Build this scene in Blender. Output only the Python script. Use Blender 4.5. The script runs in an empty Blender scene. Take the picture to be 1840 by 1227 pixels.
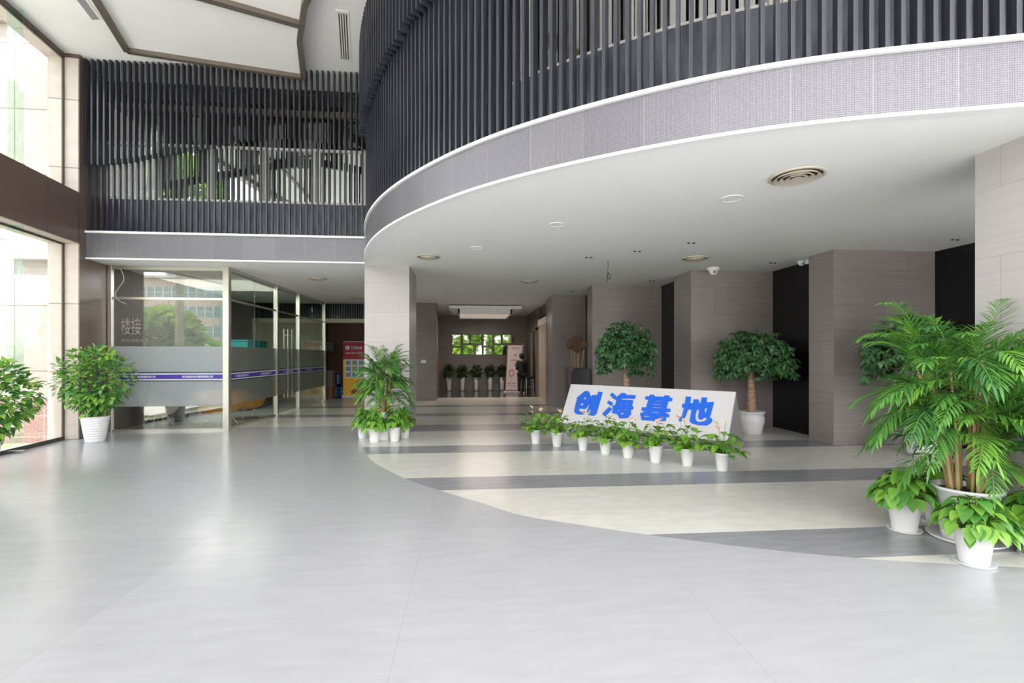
import bpy, bmesh, math, random
from mathutils import Vector, Matrix
from mathutils.geometry import tessellate_polygon
S = bpy.context.scene
C = S.collection
PI = math.pi
# ------------------------------------------------------------------ camera
F = 869.0; YAW = math.radians(5.07); HZ = 640.0; EYE = 1.6
cam_d = bpy.data.cameras.new('camera'); cam = bpy.data.objects.new('camera', cam_d); C.objects.link(cam)
cam.location = (0, 0, EYE); cam.rotation_euler = (PI/2, 0, -YAW)
cam_d.sensor_width = 36; cam_d.lens = F/1840*36; cam_d.shift_y = (HZ-613.5)/1840
cam_d.clip_start = 0.05; cam_d.clip_end = 600
S.camera = cam
# ------------------------------------------------------------------ light
S.view_settings.view_transform = 'Standard'; S.view_settings.look = 'None'
S.view_settings.exposure = 1.5; S.view_settings.gamma = 1.0; S.view_settings.use_curve_mapping = False
w = bpy.data.worlds.new('sky'); S.world = w; w.use_nodes = True
nt = w.node_tree; bg = nt.nodes['Background']
tc = nt.nodes.new('ShaderNodeTexCoord'); sx = nt.nodes.new('ShaderNodeSeparateXYZ'); rp = nt.nodes.new('ShaderNodeValToRGB')
nt.links.new(tc.outputs['Generated'], sx.inputs[0]); nt.links.new(sx.outputs['Z'], rp.inputs[0]); nt.links.new(rp.outputs[0], bg.inputs[0])
rp.color_ramp.elements[0].color = (1, 0.95, 0.935, 1); rp.color_ramp.elements[0].position = 0.0
rp.color_ramp.elements[1].color = (0.64, 0.67, 0.75, 1); rp.color_ramp.elements[1].position = 0.7
SKY = 2.7
S.cycles.diffuse_bounces = 8; S.cycles.max_bounces = 14; S.cycles.transparent_max_bounces = 32
bg.inputs[1].default_value = SKY
sd = bpy.data.lights.new('sun', 'SUN'); sd.energy = 6.5; sd.angle = math.radians(2.0); sd.color = (1, 0.945, 0.90)
so = bpy.data.objects.new('sun', sd); C.objects.link(so); so.rotation_euler = (math.radians(23), 0, math.radians(4))   # high sun in front of the building, shines to +y and down
def portal(name, loc, rot, sx_, sy_):
    d = bpy.data.lights.new(name, 'AREA'); d.shape = 'RECTANGLE'; d.size = sx_; d.size_y = sy_; d.cycles.is_portal = True
    o = bpy.data.objects.new(name, d); o.location = loc; o.rotation_euler = rot; C.objects.link(o)
portal('window_portal', (-7.0, 3.2, 3.9), (0, -PI/2, 0), 8.5, 15)     # left window wall
portal('right_portal', (9.2, -1.2, 3.9), (0, PI/2, 0), 8, 7.6)
portal('front_portal', (0.8, -4.3, 3.9), (PI/2, 0, 0), 19, 8)          # glazed front behind the camera
# ------------------------------------------------------------------ measuring
cs, sn = math.cos(YAW), math.sin(YAW)
def ray(px, py):
    x = (px-920)/F
    return Vector((x*cs+sn, -x*sn+cs, (HZ-py)/F))
def atz(px, py, z=0.0):
    d = ray(px, py); t = (z-EYE)/d.z; return Vector((d.x*t, d.y*t, z))
def aty(px, py, Y):
    d = ray(px, py); t = Y/d.y; return Vector((d.x*t, Y, EYE+d.z*t))
def atx(px, py, X):
    d = ray(px, py); t = X/d.x; return Vector((X, d.y*t, EYE+d.z*t))
# ------------------------------------------------------------------ materials
def mat(name, col, rough=0.5, metal=0.0, spec=0.5, emit=None, es=1.0, trans=0, coat=0):
    m = bpy.data.materials.new(name); m.use_nodes = True
    b = m.node_tree.nodes['Principled BSDF']
    b.inputs['Base Color'].default_value = (*col, 1); b.inputs['Roughness'].default_value = rough
    b.inputs['Metallic'].default_value = metal; b.inputs['Specular IOR Level'].default_value = spec
    b.inputs['Transmission Weight'].default_value = trans; b.inputs['Coat Weight'].default_value = coat
    if emit: b.inputs['Emission Color'].default_value = (*emit, 1); b.inputs['Emission Strength'].default_value = es
    return m
def N(m, t): return m.node_tree.nodes.new(t)
def L(m, a, b): m.node_tree.links.new(a, b)
def bsdf(m): return m.node_tree.nodes['Principled BSDF']
def speckle(m, c1, c2, scale=(1, 1, 1), detail=4, bump=0.0, coord='UV', nscale=1.0, rr=None):
    tc = N(m, 'ShaderNodeTexCoord'); mp = N(m, 'ShaderNodeMapping'); nz = N(m, 'ShaderNodeTexNoise'); cr = N(m, 'ShaderNodeValToRGB')
    mp.inputs['Scale'].default_value = scale; nz.inputs['Scale'].default_value = nscale; nz.inputs['Detail'].default_value = detail
    L(m, tc.outputs[coord], mp.inputs[0]); L(m, mp.outputs[0], nz.inputs[0]); L(m, nz.outputs[0], cr.inputs[0])
    cr.color_ramp.elements[0].color = (*c1, 1); cr.color_ramp.elements[1].color = (*c2, 1)
    cr.color_ramp.elements[0].position = 0.35; cr.color_ramp.elements[1].position = 0.65
    L(m, cr.outputs[0], bsdf(m).inputs['Base Color'])
    if bump:
        bp = N(m, 'ShaderNodeBump'); bp.inputs['Strength'].default_value = bump; L(m, nz.outputs[0], bp.inputs['Height']); L(m, bp.outputs[0], bsdf(m).inputs['Normal'])
    return cr
def panels(m, src, w, h, joint, jcol, offset=0.0, loc=(0, 0, 0)):
    """thin joints of a panel grid multiplied over src (a colour output)"""
    tc = N(m, 'ShaderNodeTexCoord'); mp = N(m, 'ShaderNodeMapping'); br = N(m, 'ShaderNodeTexBrick'); mx = N(m, 'ShaderNodeMix')
    mp.inputs['Location'].default_value = loc
    L(m, tc.outputs['UV'], mp.inputs[0]); L(m, mp.outputs[0], br.inputs[0])
    br.offset = offset; br.inputs['Scale'].default_value = 1.0; br.inputs['Brick Width'].default_value = w; br.inputs['Row Height'].default_value = h
    br.inputs['Mortar Size'].default_value = joint; br.inputs['Mortar Smooth'].default_value = 0.0
    br.inputs['Color1'].default_value = (1, 1, 1, 1); br.inputs['Color2'].default_value = (0.93, 0.93, 0.93, 1); br.inputs['Mortar'].default_value = (*jcol, 1)
    mx.data_type = 'RGBA'; mx.blend_type = 'MULTIPLY'; mx.inputs[0].default_value = 1.0
    L(m, src, mx.inputs[6]); L(m, br.outputs['Color'], mx.inputs[7]); L(m, mx.outputs[2], bsdf(m).inputs['Base Color'])
def glass(name, tint=(0.9, 0.95, 0.93), refl=0.06, power=1.0):
    m = bpy.data.materials.new(name); m.use_nodes = True; n = m.node_tree.nodes; n.clear()
    o = N(m, 'ShaderNodeOutputMaterial'); t = N(m, 'ShaderNodeBsdfTransparent'); g = N(m, 'ShaderNodeBsdfGlossy'); mx = N(m, 'ShaderNodeMixShader')
    lw = N(m, 'ShaderNodeLayerWeight'); pw = N(m, 'ShaderNodeMath'); pw.operation = 'POWER'; pw.inputs[1].default_value = 4.5
    ml = N(m, 'ShaderNodeMath'); ml.operation = 'MULTIPLY_ADD'; ml.use_clamp = True; ml.inputs[1].default_value = 0.85-refl; ml.inputs[2].default_value = 0.04+refl
    lw.inputs[0].default_value = 0.5
    t.inputs[0].default_value = (*tint, 1); g.inputs['Roughness'].default_value = 0.0; g.inputs[0].default_value = (0.95, 1, 0.97, 1)
    L(m, lw.outputs['Facing'], pw.inputs[0]); L(m, pw.outputs[0], ml.inputs[0]); L(m, ml.outputs[0], mx.inputs[0])
    L(m, t.outputs[0], mx.inputs[1]); L(m, g.outputs[0], mx.inputs[2]); L(m, mx.outputs[0], o.inputs[0])
    return m
M = {}
M['soffit'] = mat('white_plaster', (0.80, 0.80, 0.79), 0.7); speckle(M['soffit'], (0.855, 0.855, 0.85), (0.87, 0.87, 0.865), nscale=1.5)
M['ceil'] = mat('ceiling_paint', (0.80, 0.78, 0.76), 0.8); speckle(M['ceil'], (0.82, 0.80, 0.78), (0.84, 0.82, 0.80), nscale=1.2)
M['gfloor'] = mat('grey_floor_sheet', (0.33, 0.34, 0.355), 0.22)
cr = speckle(M['gfloor'], (0.378, 0.383, 0.395), (0.402, 0.407, 0.418), scale=(1.2, 5, 1), nscale=2.2, detail=6)
panels(M['gfloor'], cr.outputs[0], 1.9, 2.4, 0.003, (0.88, 0.88, 0.88), loc=(0.4, 0.3, 0))
M['cfloor'] = mat('cream_floor_sheet', (0.60, 0.59, 0.54), 0.25)
cr = speckle(M['cfloor'], (0.59, 0.58, 0.53), (0.65, 0.64, 0.59), scale=(1.5, 3, 1), nscale=2.5, detail=6)
panels(M['cfloor'], cr.outputs[0], 1.9, 2.4, 0.002, (0.93, 0.93, 0.93))
M['sfloor'] = mat('grey_floor_band', (0.25, 0.255, 0.27), 0.25)
speckle(M['sfloor'], (0.225, 0.23, 0.245), (0.27, 0.275, 0.29), scale=(1.2, 5, 1), nscale=2.2, detail=6)
M['dfloor'] = mat('dark_polished_floor', (0.06, 0.055, 0.055), 0.12)
for k in ('gfloor', 'cfloor', 'sfloor'): bsdf(M[k]).inputs['Specular IOR Level'].default_value = 0.6
M['stone'] = mat('grey_brown_stone', (0.3, 0.27, 0.26), 0.38)
cr = speckle(M['stone'], (0.275, 0.235, 0.23), (0.315, 0.275, 0.27), scale=(0.5, 12, 1), nscale=2.2, detail=8)
panels(M['stone'], cr.outputs[0], 1.0, 0.63, 0.0035, (0.72, 0.7, 0.7), offset=0.5)
M['lstone'] = mat('pale_grey_stone', (0.5, 0.48, 0.47), 0.42)
cr = speckle(M['lstone'], (0.44, 0.41, 0.41), (0.47, 0.44, 0.44), scale=(0.5, 12, 1), nscale=2.2, detail=8)
panels(M['lstone'], cr.outputs[0], 1.0, 0.63, 0.0035, (0.78, 0.77, 0.77), offset=0.5)
M['hstone'] = mat('hall_brown_stone', (0.16, 0.135, 0.125), 0.3)
cr = speckle(M['hstone'], (0.165, 0.13, 0.122), (0.215, 0.172, 0.16), scale=(0.6, 9, 1), nscale=2.2, detail=8)
panels(M['hstone'], cr.outputs[0], 1.2, 0.63, 0.003, (0.7, 0.7, 0.7), offset=0.5)
M['brown'] = mat('brown_granite', (0.12, 0.085, 0.07), 0.35)
cr = speckle(M['brown'], (0.105, 0.070, 0.056), (0.145, 0.10, 0.083), nscale=60, detail=2)
panels(M['brown'], cr.outputs[0], 1.15, 2.63, 0.006, (0.35, 0.35, 0.35))
M['cream'] = mat('cream_stone', (0.75, 0.68, 0.62), 0.5)
cr = speckle(M['cream'], (0.50, 0.43, 0.38), (0.55, 0.48, 0.43), nscale=5)
panels(M['cream'], cr.outputs[0], 3.0, 1.305, 0.010, (0.45, 0.42, 0.4))
M['wing'] = mat('sun_dimmed_wing_stone', (0.3, 0.27, 0.25), 0.6)  # cream stone again, colour darkened to offset the sunlight on the wing
cr = speckle(M['wing'], (0.30, 0.26, 0.235), (0.33, 0.29, 0.265), nscale=5)
panels(M['wing'], cr.outputs[0], 3.0, 1.305, 0.012, (0.5, 0.47, 0.45))
M['granite'] = mat('red_granite', (0.42, 0.27, 0.24), 0.5)
cr = speckle(M['granite'], (0.18, 0.085, 0.075), (0.32, 0.20, 0.18), nscale=40, detail=2)
panels(M['granite'], cr.outputs[0], 1.2, 0.42, 0.012, (1.6, 1.6, 1.6))
M['black'] = mat('black_glass_panel', (0.008, 0.008, 0.009), 0.12, spec=0.35)
M['fin'] = mat('black_stained_fin', (0.035, 0.035, 0.045), 0.32, spec=0.6)
speckle(M['fin'], (0.014, 0.015, 0.023), (0.048, 0.052, 0.070), scale=(20, 1.2, 1), nscale=2.0, detail=5)
M['parapet'] = mat('dark_blue_panel', (0.05, 0.052, 0.075), 0.4)
speckle(M['parapet'], (0.04, 0.045, 0.07), (0.11, 0.12, 0.165), scale=(4, 1, 1), nscale=2.0, detail=5)
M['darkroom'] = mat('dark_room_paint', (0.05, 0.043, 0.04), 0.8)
M['bronze'] = mat('bronze_trim', (0.20, 0.165, 0.135), 0.35, metal=0.5)
M['white'] = mat('white_enamel', (0.82, 0.82, 0.82), 0.4)
M['whitepl'] = mat('white_pot_glaze', (0.70, 0.70, 0.71), 0.28)
M['steel'] = mat('brushed_steel', (0.62, 0.60, 0.55), 0.28, metal=0.9)
M['frame'] = mat('pale_window_frame', (0.72, 0.69, 0.66), 0.45)
M['glass'] = glass('clear_glass', refl=0.0, tint=(0.86, 0.87, 0.86))
M['reflglass'] = glass('reflective_glass', tint=(0.86, 0.86, 0.84), refl=0.10)
M['sideglass'] = glass('side_glass', tint=(0.80, 0.84, 0.78), refl=0.015)
M['updark'] = glass('dark_upper_glass', tint=(0.2, 0.18, 0.16), refl=0.10)
M['upgreen'] = glass('olive_upper_glass', tint=(0.30, 0.29, 0.22), refl=0.20)
M['upglass'] = glass('upper_window_glass', tint=(0.42, 0.42, 0.40), refl=0.5)
M['finglass'] = glass('green_edge_glass', tint=(0.86, 0.96, 0.93), refl=0.02)
def frost(name, a, dif=(0.62, 0.66, 0.70)):
    m = bpy.data.materials.new(name); m.use_nodes = True; n = m.node_tree.nodes; n.clear()
    o = N(m, 'ShaderNodeOutputMaterial'); t = N(m, 'ShaderNodeBsdfTransparent'); d = N(m, 'ShaderNodeBsdfDiffuse'); r = N(m, 'ShaderNodeBsdfRefraction'); mx = N(m, 'ShaderNodeMixShader'); m2 = N(m, 'ShaderNodeMixShader')
    d.inputs[0].default_value = (*dif, 1); r.inputs['IOR'].default_value = 1.12; r.inputs['Roughness'].default_value = 0.18; t.inputs[0].default_value = (0.7, 0.72, 0.7, 1)
    r.inputs[0].default_value = (0.8, 0.82, 0.8, 1)
    m2.inputs[0].default_value = 0.35; mx.inputs[0].default_value = a
    L(m, r.outputs[0], m2.inputs[1]); L(m, t.outputs[0], m2.inputs[2]); L(m, m2.outputs[0], mx.inputs[1]); L(m, d.outputs[0], mx.inputs[2]); L(m, mx.outputs[0], o.inputs[0])
    return m
M['frost'] = frost('frosted_film', 0.36)
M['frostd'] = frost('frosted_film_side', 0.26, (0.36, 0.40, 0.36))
M['bluefilm'] = mat('violet_blue_film', (0.06, 0.03, 0.33), 0.5)
M['navy'] = mat('navy_line_film', (0.02, 0.015, 0.10), 0.5)
M['sign'] = mat('board_white', (0.62, 0.61, 0.62), 0.45)
M['signside'] = mat('board_side_grey', (0.30, 0.29, 0.295), 0.5)
M['blue'] = mat('blue_letter', (0.0, 0.12, 0.72), 0.4)
M['grille'] = mat('grille_cream', (0.62, 0.56, 0.46), 0.45)
M['gdark'] = mat('grille_dark', (0.06, 0.05, 0.04), 0.7)
M['soil'] = mat('potting_soil', (0.045, 0.03, 0.02), 0.9)
M['trunk'] = mat('pale_bark', (0.36, 0.235, 0.15), 0.7); speckle(M['trunk'], (0.27, 0.16, 0.10), (0.47, 0.33, 0.22), scale=(1, 1, 4), coord='Object', nscale=9, bump=0.3)
M['cane'] = mat('palm_cane', (0.34, 0.29, 0.12), 0.55); speckle(M['cane'], (0.50, 0.26, 0.14), (0.24, 0.30, 0.09), scale=(1, 1, 1.5), coord='Object', nscale=5)
def leafmat(name, c, rough=0.4, sss=0.25):
    m = bpy.data.materials.new(name); m.use_nodes = True; b = bsdf(m)
    b.inputs['Base Color'].default_value = (*c, 1); b.inputs['Roughness'].default_value = rough
    tr = N(m, 'ShaderNodeBsdfTranslucent'); mx = N(m, 'ShaderNodeMixShader'); tr.inputs[0].default_value = (min(1, c[0]*1.6), min(1, c[1]*1.5), c[2]*0.8, 1)
    mx.inputs[0].default_value = sss; L(m, b.outputs[0], mx.inputs[1]); L(m, tr.outputs[0], mx.inputs[2]); L(m, mx.outputs[0], m.node_tree.nodes['Material Output'].inputs[0])
    return m
M['lf'] = [leafmat('fresh_leaf', (0.16, 0.36, 0.05)), leafmat('yellow_green_leaf', (0.21, 0.41, 0.05)), leafmat('mid_leaf', (0.08, 0.24, 0.04))]
M['bush'] = [leafmat('bush_leaf', (0.12, 0.30, 0.06), 0.3), leafmat('bush_leaf_light', (0.27, 0.46, 0.08), 0.3), leafmat('bush_leaf_dark', (0.04, 0.15, 0.035), 0.3)]
M['mt'] = [leafmat('tree_leaf', (0.085, 0.22, 0.09), 0.4), leafmat('tree_leaf_light', (0.16, 0.32, 0.14), 0.4), leafmat('tree_leaf_dark', (0.05, 0.15, 0.06), 0.4)]
M['palm'] = [leafmat('palm_leaf', (0.10, 0.28, 0.055), 0.4), leafmat('palm_leaf_light', (0.17, 0.38, 0.06), 0.4), leafmat('palm_leaf_dark', (0.05, 0.17, 0.045), 0.4)]
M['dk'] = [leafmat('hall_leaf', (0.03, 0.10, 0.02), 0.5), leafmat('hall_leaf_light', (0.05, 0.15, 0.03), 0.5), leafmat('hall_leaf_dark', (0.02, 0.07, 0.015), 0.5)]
M['out'] = [leafmat('tree_green', (0.18, 0.34, 0.04), 0.6), leafmat('tree_yellow_green', (0.32, 0.46, 0.06), 0.6), leafmat('tree_deep_green', (0.08, 0.18, 0.03), 0.6)]
M['pink'] = leafmat('pink_spathe', (0.86, 0.55, 0.50), 0.35); M['pwhite'] = leafmat('pale_spathe', (0.85, 0.80, 0.72), 0.35)
# ------------------------------------------------------------------ mesh builder
class MB:
    def __init__(s): s.v = []; s.f = []; s.m = []; s.smooth = False; s.uv = {}
    def add(s, vs, fs, mi=0):
        b = len(s.v); s.v += [tuple(v) for v in vs]
        for f in fs: s.f.append([b+i for i in f]); s.m.append(mi)
    def box(s, lo, hi, mi=0):
        x0, y0, z0 = lo; x1, y1, z1 = hi
        s.add([(x0, y0, z0), (x1, y0, z0), (x1, y1, z0), (x0, y1, z0), (x0, y0, z1), (x1, y0, z1), (x1, y1, z1), (x0, y1, z1)],
              [(0, 3, 2, 1), (4, 5, 6, 7), (0, 1, 5, 4), (1, 2, 6, 5), (2, 3, 7, 6), (3, 0, 4, 7)], mi)
    def prism(s, poly, z0, z1, mi=0):
        n = len(poly); vs = [(p[0], p[1], z0) for p in poly]+[(p[0], p[1], z1) for p in poly]
        a = sum(poly[i][0]*poly[(i+1) % n][1]-poly[(i+1) % n][0]*poly[i][1] for i in range(n))
        if a < 0: vs = vs[:n][::-1]+vs[n:][::-1]
        fs = [list(range(n))[::-1], list(range(n, 2*n))]+[(i, (i+1) % n, n+(i+1) % n, n+i) for i in range(n)]
        s.add(vs, fs, mi)
    def quad(s, a, b, c, d, mi=0): s.add([a, b, c, d], [(0, 1, 2, 3)], mi)
    def bar(s, a, b, w, h, mi=0, up=(0, 0, 1)):
        a = Vector(a); b = Vector(b); d = (b-a).normalized(); u = Vector(up)
        r = d.cross(u)
        if r.length < 1e-4: r = d.cross(Vector((1, 0, 0)))
        r.normalize(); u = r.cross(d).normalized(); r *= w/2; u *= h/2
        s.add([a-r-u, a+r-u, a+r+u, a-r+u, b-r-u, b+r-u, b+r+u, b-r+u], [(0, 3, 2, 1)[::-1], (4, 5, 6, 7)[::-1], (0, 1, 5, 4)[::-1], (1, 2, 6, 5)[::-1], (2, 3, 7, 6)[::-1], (3, 0, 4, 7)[::-1]], mi)
    def tube(s, pts, r, n=8, mi=0, cap=True):
        pts = [Vector(p) for p in pts]; rs = r if isinstance(r, (list, tuple)) else [r]*len(pts); b = len(s.v)
        ref = Vector((0.13, 0.31, 0.94))
        for i, p in enumerate(pts):
            d = (pts[min(i+1, len(pts)-1)]-pts[max(i-1, 0)]).normalized()
            u = d.cross(ref if abs(d.dot(ref)) < 0.95 else Vector((1, 0, 0))).normalized(); q = d.cross(u)
            for k in range(n):
                a = 2*PI*k/n; s.v.append(tuple(p+(u*math.cos(a)+q*math.sin(a))*rs[i]))
        for i in range(len(pts)-1):
            for k in range(n):
                k2 = (k+1) % n; s.f.append([b+i*n+k, b+i*n+k2, b+(i+1)*n+k2, b+(i+1)*n+k]); s.m.append(mi)
        if cap:
            s.f.append([b+k for k in range(n)][::-1]); s.m.append(mi); e = b+(len(pts)-1)*n; s.f.append([e+k for k in range(n)]); s.m.append(mi)
    def lathe(s, prof, n=28, c=(0, 0, 0), mi=0, sq=0.0):
        b = len(s.v)
        for r, z in prof:
            for k in range(n):
                a = 2*PI*k/n
                if sq:
                    ca, sa = math.cos(a), math.sin(a); q = (abs(ca)**sq+abs(sa)**sq)**(-1/sq); s.v.append((c[0]+r*ca*q, c[1]+r*sa*q, c[2]+z))
                else: s.v.append((c[0]+r*math.cos(a), c[1]+r*math.sin(a), c[2]+z))
        for i in range(len(prof)-1):
            for k in range(n):
                k2 = (k+1) % n; s.f.append([b+i*n+k, b+i*n+k2, b+(i+1)*n+k2, b+(i+1)*n+k]); s.m.append(mi)
    def leaf(s, base, d, up, ln, wd, droop=0.3, fold=0.25, mi=0, prof=(0.0, 0.85, 1.0, 0.6, 0.0)):
        d = Vector(d).normalized(); up = Vector(up); side = d.cross(up)
        if side.length < 1e-4: side = d.cross(Vector((1, 0.1, 0)))
        side.normalize(); nm = side.cross(d).normalized(); b = len(s.v); base = Vector(base); n = len(prof)
        p = base.copy(); dd = d.copy(); step = ln/(n-1)
        for i, q in enumerate(prof):
            hw = q*wd/2
            s.v.append(tuple(p-side*hw+nm*hw*fold)); s.v.append(tuple(p)); s.v.append(tuple(p+side*hw+nm*hw*fold))
            dd = (dd-Vector((0, 0, 1))*droop/(n-1)).normalized(); p = p+dd*step
        for i in range(n-1):
            a = b+i*3
            s.f.append([a, a+1, a+4, a+3]); s.f.append([a+1, a+2, a+5, a+4]); s.m += [mi, mi]
    def poly3(s, outer, holes, fn, depth, nrm, mi=0):
        """outline with holes, mapped by fn to 3D, extruded by depth along nrm"""
        loops = [[Vector((p[0], p[1], 0)) for p in l] for l in [outer]+holes]
        flat = [p for l in loops for p in l]; tris = tessellate_polygon(loops)
        base = [Vector(fn(p.x, p.y)) for p in flat]; n = len(flat); b = len(s.v)
        s.v += [tuple(p+nrm*depth) for p in base]+[tuple(p) for p in base]
        for t in tris:
            nn = (base[t[1]]-base[t[0]]).cross(base[t[2]]-base[t[0]]); t = t if nn.dot(nrm) > 0 else t[::-1]
            s.f.append([b+i for i in t]); s.m.append(mi)
        k = 0
        for l in loops:
            for i in range(len(l)):
                j = (i+1) % len(l); s.f.append([b+k+i, b+k+j, b+n+k+j, b+n+k+i]); s.m.append(mi)
            k += len(l)
    def build(s, name, mats, parent=None, smooth=False, kind=None, bevel=0):
        me = bpy.data.meshes.new(name); me.from_pydata(s.v, [], s.f)
        mats = mats if isinstance(mats, list) else [mats]
        for m_ in mats: me.materials.append(M[m_] if isinstance(m_, str) else m_)
        me.polygons.foreach_set('material_index', s.m)
        if smooth: me.polygons.foreach_set('use_smooth', [True]*len(me.polygons))
        me.update()
        uv = me.uv_layers.new(name='UVMap'); dat = [0.0]*(2*len(me.loops))
        for p in me.polygons:
            nx, ny, nz = abs(p.normal.x), abs(p.normal.y), abs(p.normal.z)
            for li in p.loop_indices:
                vi = me.loops[li].vertex_index; x, y, z = s.v[vi]
                if vi in s.uv: u, v = s.uv[vi]
                elif nz >= nx and nz >= ny: u, v = x, y
                elif nx > ny: u, v = y, z
                else: u, v = x, z
                dat[2*li] = u; dat[2*li+1] = v
        uv.data.foreach_set('uv', dat)
        o = bpy.data.objects.new(name, me); C.objects.link(o)
        if bevel:
            md = o.modifiers.new('bevel', 'BEVEL'); md.width = bevel; md.segments = 2; md.limit_method = 'ANGLE'
        if parent is not None: o.parent = parent
        if kind: o['kind'] = kind
        return o
def tag(o, label, cat, group=None):
    o['label'] = label; o['category'] = cat
    if group: o['group'] = group
    return o
def thing(name, label, cat, loc=(0, 0, 0), rz=0.0, group=None):
    o = bpy.data.objects.new(name, None); C.objects.link(o); o.location = loc; o.rotation_euler = (0, 0, rz); o.empty_display_size = 0.1
    return tag(o, label, cat, group)
def struct(name, mb, mats, **k): return mb.build(name, mats, kind='structure', **k)
def dup(root, loc, rz=0.0, label=None, scale=None, group=None):
    r = root.copy(); C.objects.link(r); r.location = loc; r.rotation_euler = (0, 0, rz)
    if label: r['label'] = label
    if group: r['group'] = group
    if scale: r.scale = scale if not isinstance(scale, (int, float)) else (scale,)*3
    for ch in list(root.children):
        c = ch.copy(); C.objects.link(c); c.parent = r
        for g in list(ch.children):
            d = g.copy(); C.objects.link(d); d.parent = c
    return r
def catmull(pts, n):
    out = []; P_ = [pts[0]*2-pts[1]]+pts+[pts[-1]*2-pts[-2]]
    for i in range(1, len(P_)-2):
        a, b, c, d = P_[i-1:i+3]
        for k in range(n):
            t = k/n; out.append(0.5*((2*b)+(c-a)*t+(2*a-5*b+4*c-d)*t*t+(3*b-a-3*c+d)*t**3))
    out.append(pts[-1]); return out
def resample(pts, step):
    out = [pts[0].copy()]; acc = 0.0; res = [0.0]; tot = 0.0
    for i in range(1, len(pts)):
        a, b = pts[i-1], pts[i]; seg = (b-a).length; d = step-acc
        while d <= seg:
            out.append(a+(b-a)*(d/seg)); res.append(tot+d); d += step
        acc = (acc+seg) % step if seg+acc >= step else acc+seg
        tot += seg
    return out, res
# ================================================================== STRUCTURE
ZS, ZT, ZC = 3.52, 4.06, 7.43          # soffit, top of fascia, upper ceiling
def wallx(y): return -7.50-0.133*(y-10.05)
WD = Vector((-0.1318, 0.9913, 0)); WN = Vector((-0.9913, -0.1318, 0))      # along the left wall, outwards
# ---- slab edge curve
cpx = [(657.5, 457), (659, 444.5), (666.3, 432), (680.7, 418.5), (700.4, 404.2), (725.5, 390.8), (752.4, 380), (816, 352), (909.6, 322.4), (1028, 294.8), (1140, 272), (1254, 249), (1368, 232), (1520, 215), (1672, 203.5), (1840, 196.5)]
cp = [Vector((-2.12, 10.25, 0)), Vector((-2.07, 9.75, 0))]
for p in cpx[1:]:
    q = atz(p[0], p[1], ZS); q.z = 0; cp.append(q)
cp += [Vector((5.4, 3.0, 0)), Vector((7.2, 2.75, 0)), Vector((9.2, 2.7, 0))]
curve, _ = resample(catmull(cp, 12), 0.06)
for _k in range(260):
    curve = [curve[0]]+[curve[i]*0.5+(curve[i-1]+curve[i+1])*0.25 for i in range(1, len(curve)-1)]+[curve[-1]]
def offset(pts, d):
    out = []
    for i, p in enumerate(pts):
        t = (pts[min(i+1, len(pts)-1)]-pts[max(i-1, 0)]).normalized(); out.append(p+Vector((t.y, -t.x, 0))*-d)
    return out
# outward = towards the lobby: to the right of the travel direction is (t.y,-t.x); travel goes +x,-y so outward (lobby) is (t.y,-t.x) -> (-,-)
def outw(pts, d):
    out = []
    for i, p in enumerate(pts):
        t = (pts[min(i+1, len(pts)-1)]-pts[max(i-1, 0)]).normalized(); out.append(p+Vector((t.y, -t.x, 0))*d)
    return out
def ribbon(mb, pts, d0, d1, z0, z1, mi=0):
    a = outw(pts, d0); b = outw(pts, d1); s = 0.0; base = len(mb.v); n = len(pts)
    for i in range(n):
        if i: s += (pts[i]-pts[i-1]).length
        for p, z in ((a[i], z0), (b[i], z0), (b[i], z1), (a[i], z1)):
            mb.uv[len(mb.v)] = (s, z); mb.v.append((p.x, p.y, z))
    for i in range(n-1):
        q = base+4*i; r = q+4
        for k in range(4):
            k2 = (k+1) % 4; mb.f.append([q+k, r+k, r+k2, q+k2]); mb.m.append(mi)
    mb.f.append([base, base+1, base+2, base+3]); mb.m.append(mi); e = base+4*(n-1); mb.f.append([e+3, e+2, e+1, e]); mb.m.append(mi)
flat = [Vector((-7.56, 10.25, 0)), Vector((-2.12, 10.25, 0))]
m = MB(); poly = [(-7.70, 10.29)]+[(p.x, p.y) for p in outw(curve, -0.03)]+[(9.4, 2.7), (9.4, 26), (-9, 26), (-9, 10.29)]
m.prism(poly, ZS+0.005, ZS+0.4); struct('ceiling_soffit', m, 'soffit')
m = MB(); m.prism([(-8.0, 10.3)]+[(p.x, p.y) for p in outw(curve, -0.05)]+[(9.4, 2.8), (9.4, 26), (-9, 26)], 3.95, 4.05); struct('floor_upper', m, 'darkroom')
# fascia mesh panels
fm = mat('silver_mesh_panel', (0.5, 0.5, 0.52), 0.42, metal=0.35); M['fascia'] = fm
tcn = N(fm, 'ShaderNodeTexCoord'); br = N(fm, 'ShaderNodeTexBrick'); L(fm, tcn.outputs['UV'], br.inputs[0])
br.offset = 0.0; br.inputs['Scale'].default_value = 1; br.inputs['Brick Width'].default_value = 0.011; br.inputs['Row Height'].default_value = 0.018; br.inputs['Mortar Size'].default_value = 0.0022
br.inputs['Color1'].default_value = (0.27, 0.265, 0.28, 1); br.inputs['Color2'].default_value = (0.22, 0.215, 0.235, 1); br.inputs['Mortar'].default_value = (0.12, 0.115, 0.135, 1)
b2 = N(fm, 'ShaderNodeTexBrick'); L(fm, tcn.outputs['UV'], b2.inputs[0]); b2.offset = 0; b2.inputs['Scale'].default_value = 1
b2.inputs['Brick Width'].default_value = 0.60; b2.inputs['Row Height'].default_value = 6; b2.inputs['Mortar Size'].default_value = 0.003
b2.inputs['Color1'].default_value = (1, 1, 1, 1); b2.inputs['Color2'].default_value = (0.86, 0.87, 0.90, 1); b2.inputs['Mortar'].default_value = (1.35, 1.35, 1.35, 1)
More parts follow.
